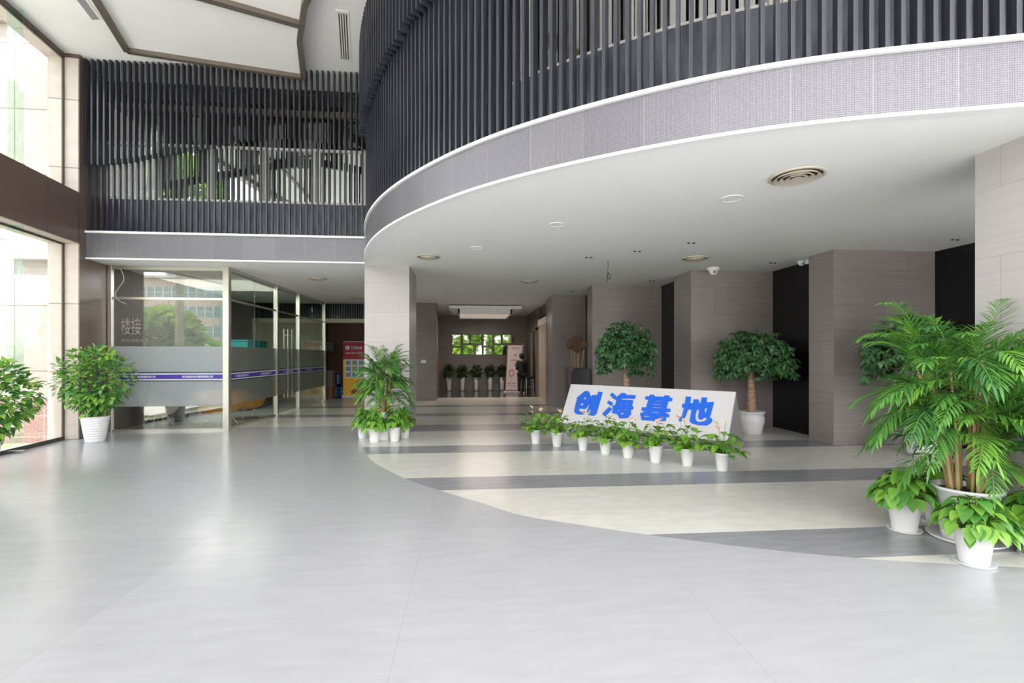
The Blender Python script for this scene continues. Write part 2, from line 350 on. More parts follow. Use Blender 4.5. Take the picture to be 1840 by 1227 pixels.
mx = N(fm, 'ShaderNodeMix'); mx.data_type = 'RGBA'; mx.blend_type = 'MULTIPLY'; mx.inputs[0].default_value = 1
L(fm, br.outputs[0], mx.inputs[6]); L(fm, b2.outputs[0], mx.inputs[7]); L(fm, mx.outputs[2], bsdf(fm).inputs['Base Color'])
m = MB(); ribbon(m, flat, 0.0, -0.06, ZS+0.02, ZT-0.03); struct('trim_1', m, 'fascia')
m = MB(); ribbon(m, curve, 0.0, -0.05, ZS+0.02, ZT-0.03); struct('trim_2', m, 'fascia')
m = MB(); ribbon(m, flat, 0.03, -0.04, ZS-0.005, ZS+0.025); struct('trim_3', m, 'white')
m = MB(); ribbon(m, curve, 0.03, -0.06, ZS-0.005, ZS+0.025); struct('trim_4', m, 'white')
m = MB(); ribbon(m, flat, 0.05, -0.3, ZT-0.03, ZT+0.01); struct('trim_5', m, 'white')
m = MB(); ribbon(m, curve, 0.035, -0.35, ZT-0.025, ZT+0.01); struct('trim_6', m, 'white')
# ---- floor: bands of sheet flooring
fc = [atz(*p) for p in [(641, 775.6), (645, 788), (651, 801), (659, 816), (674, 832), (727, 859.3), (792, 881.6), (864, 903), (934, 925), (1029.6, 941), (1164, 960.4), (1340, 983), (1540, 1002.5), (1690, 1012), (1840, 1019.4)]]
fc += [Vector((5.6, 2.95, 0)), Vector((9, 2.7, 0))]
fcv = catmull(fc, 6)
def cx(y):
    if y > fcv[0].y: return None
    for i in range(len(fcv)-1):
        if fcv[i].y >= y >= fcv[i+1].y: t = (fcv[i].y-y)/(fcv[i].y-fcv[i+1].y+1e-9); return fcv[i].x+(fcv[i+1].x-fcv[i].x)*t
    return 9.0
def fy(px, py): return atz(px, py).y
Yb = [fy(747, 714.8), fy(747, 728.4), fy(747, 731.6), fy(747, 743), fy(747, 748), fy(747, 763.7), fy(747, 775.1), fy(747, 801.5), fy(747, 814.5), fy(727, 859.3), fy(792, 881.0), fy(1164, 960.4), fy(1540, 1002.5), 2.6]
kinds = ['c', 's', 'c', 's', 'c', 's', 'c', 's', 'c', 's', 'c', 's', 'c']
m = MB()
def fq(x0a, x0b, x1a, x1b, y0, y1, mi): m.add([(x0b, y1, 0), (x1b, y1, 0), (x1a, y0, 0), (x0a, y0, 0)], [(0, 1, 2, 3)], mi)
XL, XR = -8.0, 9.5
fq(XL, XL, XR, XR, 26, Yb[0], 3)
for (ya, yb, k) in zip(Yb[:-1], Yb[1:], kinds):
    mi = 1 if k == 'c' else 2
    n = max(1, int((ya-yb)/0.06)) if ya < 11.2 else 1
    for i in range(n):
        y0 = ya+(yb-ya)*i/n; y1 = ya+(yb-ya)*(i+1)/n
        c0, c1 = cx(y0-1e-4), cx(y1-1e-4)
        if yb > 10.45: c0 = c1 = (-5.2 if ya > 10.9 else -2.2)
        c0 = -2.2 if c0 is None else c0; c1 = -2.2 if c1 is None else c1
        fq(XL, XL, c0, c1, y0, y1, 0); fq(c0, c1, XR, XR, y0, y1, mi)
fq(XL, XL, XR, XR, 2.6, -5.0, 0)
for f in m.f: f.reverse()
fl_o = struct('floor', m, ['gfloor', 'cfloor', 'sfloor', 'dfloor'])
m = MB(); m.box((-8.0, -5, -0.2), (9.5, 26, -0.004)); struct('floor_base', m, 'signside')
# ---- upper ceiling and room shell
m = MB(); m.prism([(-5.3, -5), (9.5, -5), (9.5, 14), (-8.3, 14), (-8.3, 12)], ZC, ZC+0.3); struct('ceiling', m, 'ceil')
def obox(mb, y0, y1, o0, o1, z0, z1, mi=0):
    a = Vector((wallx(y0), y0, 0)); b = Vector((wallx(y1), y1, 0))
    q = [a+WN*o0, b+WN*o0, b+WN*o1, a+WN*o1]
    L_ = (b-a).length; base = len(mb.v); mb.prism([(p.x, p.y) for p in q], z0, z1, mi)
# left wall: beam between the two window bands, pier at the far end
m = MB(); obox(m, -5, 10.05, 0.0, 0.5, 3.78, 4.76); obox(m, 10.05, 11.0, 0.0, 0.5, 0, ZC); obox(m, -5, 10.05, 0.25, 0.55, 7.32, ZC+0.3)
struct('wall_left', m, 'brown')
m = MB(); obox(m, -5, 10.05, 0.0, 0.52, 3.76, 3.78); obox(m, -5, 10.05, 0.25, 0.52, 7.30, 7.32); a_ = wallx(10.03)
obox(m, 10.015, 10.05, 0.0, 0.50, 0.0, ZC-.1); struct('trim_7', m, 'cream')
for nme, z0, z1 in (('window_1', 0.03, 3.76), ('window_2', 4.76, 7.32)):
    r = bpy.data.objects.new(nme, None); C.objects.link(r); r['kind'] = 'structure'
    ys = [10.0, 8.68, 7.0, 5.3, 3.6, 1.9, 0.2, -1.5, -3.2, -4.9]
    for k in range(len(ys)-1):
        g = MB(); obox(g, ys[k+1]+0.006, ys[k]-0.006, 0.235, 0.247, z0, z1); g.build('pane', 'glass', r)
    for k in range(1, len(ys)-1):
        g = MB(); obox(g, ys[k]-0.008, ys[k]+0.008, 0.02, 0.232, z0, z1); g.build('glass_fin', 'finglass', r)
        g = MB(); obox(g, ys[k]-0.03, ys[k]+0.03, 0.02, 0.24, z0, z0+0.02); g.build('fin_shoe', 'steel', r)
    g = MB(); obox(g, -5, 10.01, 0.22, 0.262, z0-0.03 if z0 < 1 else z0, z0+0.035); obox(g, 9.985, 10.012, 0.225, 0.257, z0, z1); obox(g, -5, 10.01, 0.22, 0.262, z1-0.03, z1); g.build('window_frame', 'navy' if False else 'gdark', r)
# right part of the shell
m = MB(); m.box((9.3, 2.7, 0), (9.6, 26, ZC+.3)); struct('wall_right', m, 'lstone')
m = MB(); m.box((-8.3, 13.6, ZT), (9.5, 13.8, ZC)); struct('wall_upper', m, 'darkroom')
# ---- pilasters on the right, stepped
def pil(nl, right, far, name='pilaster', mt='stone', extra=0.4):
    p = atz(nl[0], nl[1], ZS); r = aty(right, 500, p.y); f = atx(far, 500, p.x)
    m = MB(); m.box((p.x, p.y, 0), (r.x, max(f.y, p.y+0.2), ZS+0.01)); m.box((r.x-0.2, p.y+0.01, 0), (r.x+extra, p.y+0.6, ZS+0.01))
    struct(name, m, mt); return p.x, p.y, r.x, f.y
PA = pil((992, 530.5), 1052, 984.5); PB = pil((1064.5, 512.3), 1188.6, 1055.3); PC = pil((1241.7, 485.6), 1388.7, 1211.3); PD = pil((1498, 448.5), 1680, 1453.6)
pe = atz(1752, 280, ZS)
m = MB(); m.box((pe.x, 3.05, 0), (pe.x+1.1, pe.y, ZS+0.01)); struct('column', m, 'lstone')
for a, b in ((PA, PB), (PB, PC), (PC, PD), (PD, (0, 0, 0, 2.5))):
    m = MB(); m.box((a[2], b[3]-0.5, 0), (a[2]+0.06, a[1]+0.02, ZS+0.01)); struct('wall_glass_panel', m, 'black')
m = MB(); m.box((-2.2, 10.45, 0), (-1.27, 11.8, ZS+0.01)); struct('column', m, 'lstone')
# ---- hall at the back
m = MB(); m.box((-2.9, 17.6, 0), (-1.17, 18.3, ZS+0.01)); m.box((-1.65, 18.3, 0), (-1.45, 23.4, ZS+0.01)); struct('wall_hall_left', m, ['hstone'])
m = MB(); m.box((-1.7, 23.2, 0), (3.4, 23.5, ZS+0.01)); struct('wall_back', m, 'hstone')
m = MB(); m.box((2.73, 18.9, 0), (3.0, 23.2, ZS+0.01)); m.box((2.62, PA[3], 0), (3.0, 16.4, ZS+0.01)); struct('wall_hall_right', m, 'hstone')
M['beige'] = mat('beige_wall', (0.42, 0.34, 0.28), 0.6); M['beigel'] = mat('beige_partition', (0.50, 0.47, 0.36), 0.6)
m = MB(); m.box((2.74, 16.4, 0), (2.85, 19.1, 2.78)); struct('wall_recess', m, 'beige')
m = MB(); m.box((2.70, 16.4, 2.78), (3.1, 18.9, 3.02)); struct('trim_8', m, 'white')
m = MB(); m.box((2.78, 16.4, 3.02), (3.1, 18.9, ZS)); struct('trim_9', m, 'black')
r = bpy.data.objects.new('door_1', None); C.objects.link(r); r['kind'] = 'structure'
g = MB(); g.box((2.66, 19.2, 0), (2.75, 19.35, 2.75)); g.box((2.66, 20.7, 0), (2.75, 20.85, 2.75)); g.box((2.66, 19.2, 2.65), (2.75, 20.85, 2.75)); g.build('door_frame', 'bronze', r)
g = MB(); g.box((2.70, 19.35, 0), (2.74, 20.02, 2.65)); g.box((2.70, 20.03, 0), (2.74, 20.7, 2.65)); g.build('door_leaf', 'black', r)
# ---- back wall on the left with doorway and dark slats above
Y0 = 18.1
m = MB(); m.box((-8.3, Y0, 0), (-5.25, Y0+0.2, 2.82)); struct('wall_meeting', m, 'beigel')
m = MB(); m.box((-8.3, Y0-0.02, 2.82), (-2.6, Y0+0.2, 2.97)); struct('trim_10', m, 'beigel')
m = MB(); m.box((-8.3, Y0+0.12, 2.97), (-2.6, Y0+0.2, ZS)); struct('wall_slat_back', m, 'black')
m = MB(); m.box((-5.9, 20.9, 0), (-1.3, 21.1, ZS)); M['stair'] = mat('red_brown_paint', (0.20, 0.105, 0.08), 0.7); struct('wall_stair', m, 'stair')
m = MB(); m.box((-6.1, Y0+.2, 0), (-5.9, 21, ZS)); struct('wall_stair_left', m, 'brown')
m = MB(); m.box((-8.4, 11.0, 0), (-8.1, 18.2, ZS)); m2 = [(-7.62, 10.98), (-7.75, 18.2), (-8.3, 18.2), (-7.9, 10.98)]
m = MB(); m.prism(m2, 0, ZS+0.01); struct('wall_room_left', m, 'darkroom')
# ---- upper floor glazing behind the slats
def upper(name, pts, z0, z1, frames, lbl, gm='upglass'):
    r = bpy.data.objects.new(name, None); C.objects.link(r); r['kind'] = 'structure'
    g = MB(); ribbon(g, pts, 0.0, -0.02, z0+0.05, z1-0.05); g.build('pane', gm, r)
    g = MB(); ribbon(g, pts, 0.03, -0.05, z0, z0+0.05); ribbon(g, pts, 0.03, -0.05, z1-0.05, z1)
    for (p, wd) in frames: g.box((p.x-wd/2, p.y-0.05, z0), (p.x+wd/2, p.y+0.02, z1))
    g.build('window_frame', 'frame', r)
fl2 = [Vector((-8.0, 10.95, 0)), Vector((-1.2, 10.95, 0))]
fr = [(Vector((aty(x, 300, 10.95).x, 10.95, 0)), wd) for x, wd in ((283, .05), (378, .08), (471, .06), (480, .06), (565, .06), (574, .06), (656, .08))]
upper('window_3', fl2, 4.92, 6.13, fr, '')
m = MB(); ribbon(m, fl2, 0.04, -0.08, ZT, 4.92); struct('wall_parapet', m, 'parapet')
m = MB(); ribbon(m, fl2, 0.0, -0.02, 6.15, ZC); struct('window_4', m, 'updark')
m = MB(); ribbon(m, fl2, 0.06, 0.0, 6.84, 6.95); struct('trim_11', m, 'bronze')
cin = outw(curve[8:], -0.55); cin, _ = resample(cin, 0.12)
fr = []
for i in range(6, len(cin), 11): fr += [(cin[i], .07), (cin[min(i+1, len(cin)-1)], .07)]
upper('window_5', cin, 4.9, 6.7, fr, '', 'upgreen')
m = MB(); ribbon(m, cin, 0.06, -0.06, ZT, 4.9); struct('wall_parapet_curved', m, 'parapet')
m = MB(); ribbon(m, cin, 0.0, -0.04, 6.7, ZC); struct('wall_upper_curved', m, 'darkroom')
# ---- slat screens
fin_me = {}
def finmesh(key, wdt, dep):
    m = MB(); m.box((-wdt/2, -dep, 0), (wdt/2, 0, 1)); o = m.build('fin', 'fin'); me = o.data; bpy.data.objects.remove(o); fin_me[key] = me
finmesh('up', 0.030, 0.10); finmesh('lo', 0.030, 0.05); finmesh('cup', 0.034, 0.14); finmesh('clo', 0.034, 0.10)
def fin(parent, key, p, ang, z0, z1, name):
    o = bpy.data.objects.new(name, fin_me[key]); C.objects.link(o); o.parent = parent; o.location = (p.x, p.y, z0); o.rotation_euler = (0, 0, ang); o.scale = (1, 1, z1-z0)
wv = [(174, 295.6), (215, 292), (242.7, 288.8), (311, 275), (379.6, 264.8), (431, 254.5), (482, 248.4), (533.6, 247.7), (585, 256), (636, 267.5), (662, 276)]
wq = [aty(a, b, 10.15) for a, b in wv]
def wz(x):
    if x <= wq[0].x: return wq[0].z
    for i in range(len(wq)-1):
        if x <= wq[i+1].x: t = (x-wq[i].x)/(wq[i+1].x-wq[i].x); return wq[i].z+(wq[i+1].z-wq[i].z)*t
    return wq[-1].z
scr = thing('slat_screen', 'straight screen of tall black vertical slats on the left balcony, with a wavy step', 'slat screen', (0, 0, 0))
x = -7.50
while x < -2.15:
    z = wz(x); p = Vector((x, 10.33, 0)); fin(scr, 'lo', p, 0, ZT+0.01, z+0.15, 'lower_fin'); fin(scr, 'up', Vector((x+0.02, 10.26, 0)), 0, z, ZC-0.004, 'upper_fin'); x += 0.1125
g = MB(); g.box((-7.55, 10.36, 7.0), (-2.1, 10.39, 7.04)); g.build('rail', 'fin', scr)
scr2 = thing('curved_slat_screen', 'curved screen of tall black vertical slats sweeping over the white canopy to the right', 'slat screen', (0, 0, 0))
cf, cfs = resample(outw(curve[3:], -0.10), 0.113)
wv2 = [(665.7, 233), (674, 205), (679, 194), (689, 163), (705, 130), (721.5, 102.7), (738, 81.5), (754, 50.5), (770, 29), (787, 10)]
wz2 = []
for a, b in wv2:
    # slat line met by this view ray
    d = ray(a, b); best = min(range(len(cf)), key=lambda i: abs(cf[i].x*d.y-cf[i].y*d.x) if i < 70 else 9e9); t = cf[best].y/d.y; wz2.append((cfs[best] if best < len(cfs) else 0, EYE+d.z*t))
wz2.sort()
def wzs(s):
    if s <= wz2[0][0]: return wz2[0][1]
    for i in range(len(wz2)-1):
        if s <= wz2[i+1][0]: t = (s-wz2[i][0])/(wz2[i+1][0]-wz2[i][0]+1e-9); return wz2[i][1]+(wz2[i+1][1]-wz2[i][1])*t
    return min(7.0, wz2[-1][1]+0.28*(s-wz2[-1][0]))
nf = 0
for i, p in enumerate(cf):
    if nf >= 100: break
    t = (cf[min(i+1, len(cf)-1)]-cf[max(i-1, 0)]).normalized(); ang = math.atan2(t.y, t.x)
    z = wzs(cfs[i] if i < len(cfs) else 0.113*i); nrm = Vector((t.y, -t.x, 0))
    fin(scr2, 'clo', p, ang, ZT+0.015, min(z+0.15, ZC-0.01), 'lower_fin')
    if i < 90: fin(scr2, 'cup', p+nrm*0.08, ang, z, ZC-0.004, 'upper_fin')
    nf += 1
# ---- slats above the doorway
scr3 = thing('slat_grille', 'short dark slatted grille above the doorway beside the meeting room', 'grille', (0, 0, 0))
g = MB(); x = -7.7
while x < -2.7: g.box((x, Y0+0.05, 2.97), (x+0.03, Y0+0.118, ZS)); x += 0.085
g.build('slats', 'fin', scr3)
# ---- suspended ceiling panel with bronze edge
ZP = 7.20
pA = atz(228, 92, ZP); pB = atz(545, 140, ZP); pC = atz(538, 75, ZP); pD = atz(547, 10, ZP); pE = pD+(pD-pC)*1.5+Vector((0.3, 0, 0)); pG = atz(172, 0, ZP); pG = pA+(pG-pA)*1.7
pl = [pA, pB, pC, pD, pE, Vector((pE.x-1, -1.5, 0)), Vector((pG.x-.2, -1.5, 0)), pG]
t_ = thing('suspended_ceiling_panel', 'large white ceiling raft with bronze edge hanging over the lobby', 'ceiling panel', (0, 0, 0))
g = MB(); g.prism([(p.x, p.y) for p in pl], ZP+0.05, ZC-0.002); g.build('panel', 'ceil', t_)
g = MB()
for a, b in zip(pl, pl[1:]+pl[:1]): g.bar((a.x, a.y, ZP+0.08), (b.x, b.y, ZP+0.08), 0.09, 0.22)
g.build('edge_trim', 'bronze', t_)
a, b = atz(300, -22, ZP), atz(541, 46, ZP); a = b+(a-b)*1.8
g = MB(); g.bar((a.x, a.y, ZP+0.02), (b.x, b.y, ZP+0.02), 0.12, 0.10); g.build('cross_trim', 'bronze', t_)
# ================================================================== MEETING ROOM GLASS
XG, YG = -5.2, 10.96
Zt, Zm, Zf0, Zf1 = 3.44, 2.83, 0.53, 1.81
def film_text(mb, at, right, text_w, z0, z1, body, nrm):
    """small lettering as flat cut vinyl, from Blender's own font"""
    cu = bpy.data.curves.new('t', 'FONT'); cu.body = body; cu.size = 1.0; cu.resolution_u = 2; cu.offset = 0.012
    o = bpy.data.objects.new('t', cu); C.objects.link(o); dg = bpy.context.evaluated_depsgraph_get(); dg.update()
    me = bpy.data.meshes.new_from_object(o.evaluated_get(dg)); bpy.data.objects.remove(o)
    if not len(me.vertices): return
    xs = [v.co.x for v in me.vertices]; ys = [v.co.y for v in me.vertices]; x0, x1, y0, y1 = min(xs), max(xs), min(ys), max(ys)
    vs = [Vector(at)+Vector(right)*((v.co.x-x0)/(x1-x0)*text_w)+Vector((0, 0, z0+(v.co.y-y0)/(y1-y0)*(z1-z0)))+Vector(nrm)*0.003 for v in me.vertices]
    mb.add(vs, [list(p.vertices) for p in me.polygons])
part = thing('glass_partition', 'steel-framed glass wall of the meeting room with frosted film and violet stripe', 'glass wall', (-6.4, YG, 0))
O_ = Vector((-6.4, YG, 0))
def PB_(mb, name, mats, **k):
    mb.v = [(v[0]-O_.x, v[1]-O_.y, v[2]) for v in mb.v]; return mb.build(name, mats, part, **k)
xj = aty(303, 600, YG).x; XL0 = -7.57
posts = [YG, 13.6, 15.3, 17.95]
g = MB(); g.box((XL0-.03, YG-0.04, 0), (XL0+0.04, YG+0.04, Zt+.08)); PB_(g, 'post', 'steel')
g = MB(); g.box((XG-0.07, YG-0.07, 0), (XG+0.05, YG+0.05, Zt+.08)); PB_(g, 'post', 'steel')
for y in posts[1:]:
    g = MB(); g.box((XG-0.05, y-0.045, 0), (XG+0.05, y+0.045, Zt+.08)); PB_(g, 'post', 'steel')
g = MB(); g.box((XL0, YG-0.03, Zt), (XG, YG+0.03, Zt+0.08)); g.box((XG-0.035, YG, Zt), (XG+0.035, 18.0, Zt+0.08)); PB_(g, 'top_rail', 'steel')
g = MB(); g.box((XL0, YG-0.03, Zm-0.025), (XG, YG+0.03, Zm+0.025)); g.box((XG-0.035, YG, Zm-0.02), (XG+0.035, 18.0, Zm+0.02)); PB_(g, 'transom', 'steel')
g = MB(); g.box((XL0, YG-0.03, 0), (XG, YG+0.03, 0.045)); g.box((XG-0.03, YG, 0), (XG+0.03, 13.6, 0.045)); g.box((XG-0.03, 15.3, 0), (XG+0.03, 18.0, 0.045)); PB_(g, 'bottom_rail', 'steel')
for (a, b) in ((XL0+0.04, xj-0.003), (xj+0.003, XG-0.07)):
    for (z0, z1) in ((0.045, Zm-0.025), (Zm+0.025, Zt)):
        g = MB(); g.box((a, YG-0.006, z0), (b, YG+0.006, z1)); PB_(g, 'pane', 'reflglass')
ys_ = [(YG+0.05, 12.28), (12.29, 13.555), (13.645, 15.255), (15.345, 16.6), (16.61, 17.9)]
for i, (a, b) in enumerate(ys_):
    for (z0, z1) in ((0.045, Zm-0.02), (Zm+0.02, Zt)):
        g = MB(); g.box((XG-0.006, a, z0), (XG+0.006, b, z1)); PB_(g, 'pane', 'sideglass')
g = MB(); g.box((XL0+0.04, YG-0.0075, Zf0), (XG-0.07, YG-0.0065, Zf1)); PB_(g, 'frosted_film', 'frost')
g = MB(); g.box((XG+0.0065, YG+.05, Zf0), (XG+0.0075, 17.9, Zf1)); PB_(g, 'frosted_film', 'frostd')
for (z0, z1, mt, nm) in ((1.115, 1.205, 'bluefilm', 'blue_stripe'), (1.213, 1.228, 'white', 'white_line'), (1.092, 1.107, 'white', 'white_line'), (1.243, 1.262, 'navy', 'dark_line'), (1.062, 1.078, 'navy', 'dark_line')):
    g = MB(); g.box((XL0+0.04, YG-0.011, z0), (XG-0.07, YG-0.008, z1)); g.box((XG+0.008, YG+.05, z0), (XG+0.011, 17.9, z1)); PB_(g, nm, mt)
g = MB(); TXT = '\u676d\u5dde\u8d8a\u8fdc\u521b\u4e1a\u7ba1\u7406\u6709\u9650\u516c\u53f8'
for (px0, px1) in ((228, 280), (328, 383)):
    a = aty(px0, 675, YG); b = aty(px1, 675, YG); film_text(g, (a.x, YG-0.011, 0), (1, 0, 0), b.x-a.x, 1.135, 1.187, TXT, (0, -1, 0))
for y in (11.3, 12.6, 14.2, 16.0): film_text(g, (XG+0.011, y, 0), (0, 1, 0), 0.62, 1.135, 1.187, TXT, (1, 0, 0))
PB_(g, 'stripe_lettering', 'white')
g = MB()
for y in (14.3, 14.62):
    for sx_ in (1, -1):
        X = XG+sx_*0.055; g.tube([(X, y, 0.42), (X, y, 2.38)], 0.019, 8)
        for z in (0.6, 2.2): g.tube([(XG, y, z), (X, y, z)], 0.012, 6)
PB_(g, 'pull_handle', 'steel', smooth=False)
# notice lettering on the wall beyond the glass
g = MB(); film_text(g, (-7.35, 10.945, 0), (1, 0, 0), 0.40, 2.05, 2.42, '\u697c\u63a5', (0, -1, 0)); film_text(g, (-7.35, 10.945, 0), (1, 0, 0), 0.55, 1.90, 1.97, '\u6b22\u8fce\u5149\u4e34\u6307\u5bfc', (0, -1, 0)); PB_(g, 'sign_lettering', mat('faint_lettering', (0.24, 0.21, 0.20), 0.6))
# ---- lamp panel added to brighten the chairs in the meeting room
t = thing('added_ceiling_lamp', 'added square lamp panel brightening the meeting room chairs', 'ceiling light', (-6.4, 13.4, ZS-0.002))
g = MB(); g.box((-1.04, -1.04, -.05), (1.04, 1.04, 0)); g.build('housing', 'white', t)
g = MB(); g.box((-1, -1, -.056), (1, 1, -.05)); g.build('added_lamp_diffuser', mat('added_lamp_glow', (0.8, 0.8, 0.8), 0.5, emit=(1, .96, .9), es=0.25), t)
ld = bpy.data.lights.new('added_lamp_light', 'AREA'); ld.shape = 'SQUARE'; ld.size = 1.95; ld.energy = 36; lo = bpy.data.objects.new('added_lamp_light', ld); lo.location = (-6.4, 13.4, ZS-0.075); C.objects.link(lo)
# ---- furniture inside
M['shellw'] = mat('ivory_upholstery', (0.74, 0.66, 0.58), 0.6); M['orange'] = mat('orange_upholstery', (0.90, 0.36, 0.015), 0.55)
def tub_chair(name, label, loc, rz, mt):
    t = thing(name, label, 'chair', loc, rz, None)
    g = MB(); n = 28; rows = []
    for (r, z, k) in ((0.20, 0.26, 0), (0.33, 0.29, 0.1), (0.41, 0.40, 0.5), (0.46, 0.55, 1.0)):
        row = []
        for i in range(n):
            a = 2*PI*i/n; bk = 0.5-0.5*math.cos(a); row.append((r*1.12*math.sin(a), -r*math.cos(a)*1.0, z+k*0.24*bk**1.3-k*0.06*(1-bk)))
        rows.append(row)
    inner = []
    for (r, z, k) in ((0.42, 0.55, 1.0), (0.34, 0.40, 0.2), (0.01, 0.37, 0)):
        inner.append([(r*1.12*math.sin(2*PI*i/n), -r*math.cos(2*PI*i/n), z+k*0.24*(0.5-0.5*math.cos(2*PI*i/n))**1.3-k*0.06*(1-(0.5-0.5*math.cos(2*PI*i/n)))) for i in range(n)])
    allr = rows+inner; g.add([p for r_ in allr for p in r_], [(i*n+k, i*n+(k+1) % n, (i+1)*n+(k+1) % n, (i+1)*n+k) for i in range(len(allr)-1) for k in range(n)]+[tuple(range(n))[::-1]])
    g.build('shell', mt, t, smooth=True)
    for sx_ in (-1, 1):
        for sy in (-1, 1):
            g = MB(); g.tube([(sx_*0.14, sy*0.13, 0.28), (sx_*0.27, sy*0.25, 0.0)], 0.010, 6); g.build('leg', 'white', t)
    return t
ch = tub_chair('tub_chair', 'ivory shell chair on thin white legs behind the front glass', (-7.12, 11.8, 0), 2.5, 'shellw'); ch.scale = (.86, .86, .95)
tub_chair('tub_chair', 'orange shell chair in front, cut by the steel corner post', (-5.83, 11.9, 0), 1.2, 'orange')
tub_chair('tub_chair', 'orange shell chair farther back, seen through the side glass', (-5.75, 13.0, 0), 2.6, 'orange')
t = thing('pedestal_table', 'small white round table on one foot between the orange chairs', 'table', (-6.5, 12.35, 0))
g = MB(); g.lathe([(0.0, 0.0), (0.22, 0.0), (0.22, 0.02), (0.05, 0.06), (0.035, 0.1), (0.035, 0.5), (0.0, 0.5)], 24); g.build('pedestal', 'white', t, smooth=True)
g = MB(); g.lathe([(0.0, 0.5), (0.30, 0.5), (0.30, 0.525), (0.0, 0.525)], 28); g.build('tabletop', 'white', t)
M['binm'] = mat('black_bin', (0.035, 0.035, 0.045), 0.5)
g = MB(); g.lathe([(0.0, 0.0), (0.14, 0.0), (0.18, 0.42), (0.165, 0.42), (0.13, 0.02), (0, 0.02)], 24); o = g.build('waste_bin', 'binm', smooth=True); p = atz(326, 757); o.location = (p.x, p.y, 0); tag(o, 'black round waste bin between the ivory and orange chairs', 'bin')
M['teal'] = mat('teal_plastic', (0.02, 0.33, 0.34), 0.5)
t = thing('storage_cabinet', 'dark tall cabinet inside the meeting room carrying the teal crates', 'cabinet', (-6.9, 15.6, 0))
g = MB(); g.box((-0.45, -0.9, 0), (0.45, 0.9, 1.84)); g.build('body', 'darkroom', t, bevel=0.005)
for k in (-1, 1):
    g = MB(); g.box((0.452, -0.88 if k < 0 else 0.01, 0.05), (0.47, -0.01 if k < 0 else 0.88, 1.8)); d = g.build('door', 'darkroom', t); g = MB(); g.box((0.47, k*0.06-0.01, 0.9), (0.49, k*0.06+0.01, 1.05)); g.build('handle', 'steel', d)
for k, (y, lb) in enumerate(((15.2, 'teal plastic crate on the cabinet, nearer the corner post'), (15.95, 'teal plastic crate on the cabinet, nearer the glass door'))):
    t = thing('storage_crate', lb, 'crate', (-6.8, y, 1.845), 0, None)
    g = MB(); g.box((-0.3, -0.32, 0), (0.3, 0.32, 0.20)); g.build('box', 'teal', t, bevel=0.01)
    g = MB(); g.box((-0.32, -0.34, 0.20), (0.32, 0.34, 0.24)); g.build('lid', 'teal', t, bevel=0.005)
# ================================================================== CORNER BEHIND THE DOORWAY
M['red'] = mat('banner_red', (0.36, 0.008, 0.035), 0.5); M['byel'] = mat('banner_yellow', (0.85, 0.50, 0.02), 0.5); M['bgrey'] = mat('banner_photo', (0.25, 0.26, 0.28), 0.5); M['bblue'] = mat('banner_photo_blue', (0.12, 0.30, 0.45), 0.5); M['bwhite'] = mat('banner_white', (0.70, 0.68, 0.68), 0.5)
YB = 19.3; p = aty(636, 713.5, YB); W2 = 0.41
t = thing('roll_up_banner', 'red and yellow roll-up banner with photo squares in the doorway', 'banner', (p.x, YB, 0))
g = MB(); g.box((-W2-.03, -0.08, 0), (W2+.03, 0.08, 0.07)); g.build('base', 'bwhite', t, bevel=0.01)
g = MB(); g.box((-W2, -0.006, 0.07), (W2, 0.0, 0.75)); g.build('lower_print', 'byel', t)
g = MB(); g.box((-W2, -0.006, 0.75), (W2, 0.0, 1.48)); g.build('middle_print', 'bwhite', t)
g = MB(); g.box((-W2, -0.006, 1.48), (W2, 0.0, 2.16)); g.build('upper_print', 'red', t)
g = MB(); g.box((-W2, -0.01, 0.75), (-W2+.07, -0.007, 1.48)); g.build('yellow_margin', 'byel', t)
rnd = random.Random(3)
for i in range(3):
    for j in range(3): g = MB(); g.box((-0.30+i*0.24, -0.012, 0.80+j*0.23), (-0.12+i*0.24, -0.007, 0.97+j*0.23)); g.build('photo_square', 'bblue' if (i+j) % 3 == 1 else 'bgrey', t)
g = MB(); g.lathe([(0.0, 0), (0.085, 0), (0.085, 0.004), (0, 0.004)], 20); g.v = [(v[0]-0.24, -0.008-v[2], v[1]+1.93) for v in g.v]; film_text(g, (-0.11, -0.008, 0), (1, 0, 0), 0.42, 1.87, 1.99, '\u6b63\u8bda\u5feb\u9012', (0, -1, 0)); film_text(g, (-0.32, -0.008, 0), (1, 0, 0), 0.62, 1.69, 1.76, '\u5feb\u9012 \u5236\u4f5c \u5370\u5237', (0, -1, 0)); g.build('banner_lettering', 'bwhite', t)
g = MB(); g.lathe([(0.0, 0), (0.13, 0), (0.13, 0.004), (0, 0.004)], 16); g.v = [(v[0]*1.2+0.20, -0.008-v[2], v[1]+0.52) for v in g.v]; g.lathe([(0.0, 0), (0.1, 0), (0.1, 0.004), (0, 0.004)], 16); n_ = len(g.v)//2; g.v = g.v[:n_]+[(v[0]*1.6+0.02, -0.008-v[2], v[1]+0.24) for v in g.v[n_:]]; g.build('red_spots', 'red', t)
g = MB(); g.tube([(-W2, 0.01, 2.17), (W2, 0.01, 2.17)], 0.014, 8); g.tube([(0, 0.03, 0.05), (0, 0.012, 2.17)], 0.01, 6); g.build('pole', 'steel', t)
t = thing('roll_up_banner', 'blue banner edge just showing beside the column in the doorway', 'banner', (p.x+0.72, YB+0.5, 0))
g = MB(); g.box((-0.38, -0.006, 0.07), (0.3, 0, 2.4)); g.build('print', 'bblue', t); g = MB(); g.box((-0.4, -0.07, 0), (0.32, 0.07, 0.07)); g.build('base', 'bwhite', t)
M['jug'] = mat('blue_water_jug', (0.03, 0.10, 0.20), 0.15, trans=0.0); M['jugc'] = mat('jug_cap', (0.2, 0.4, 0.6), 0.4)
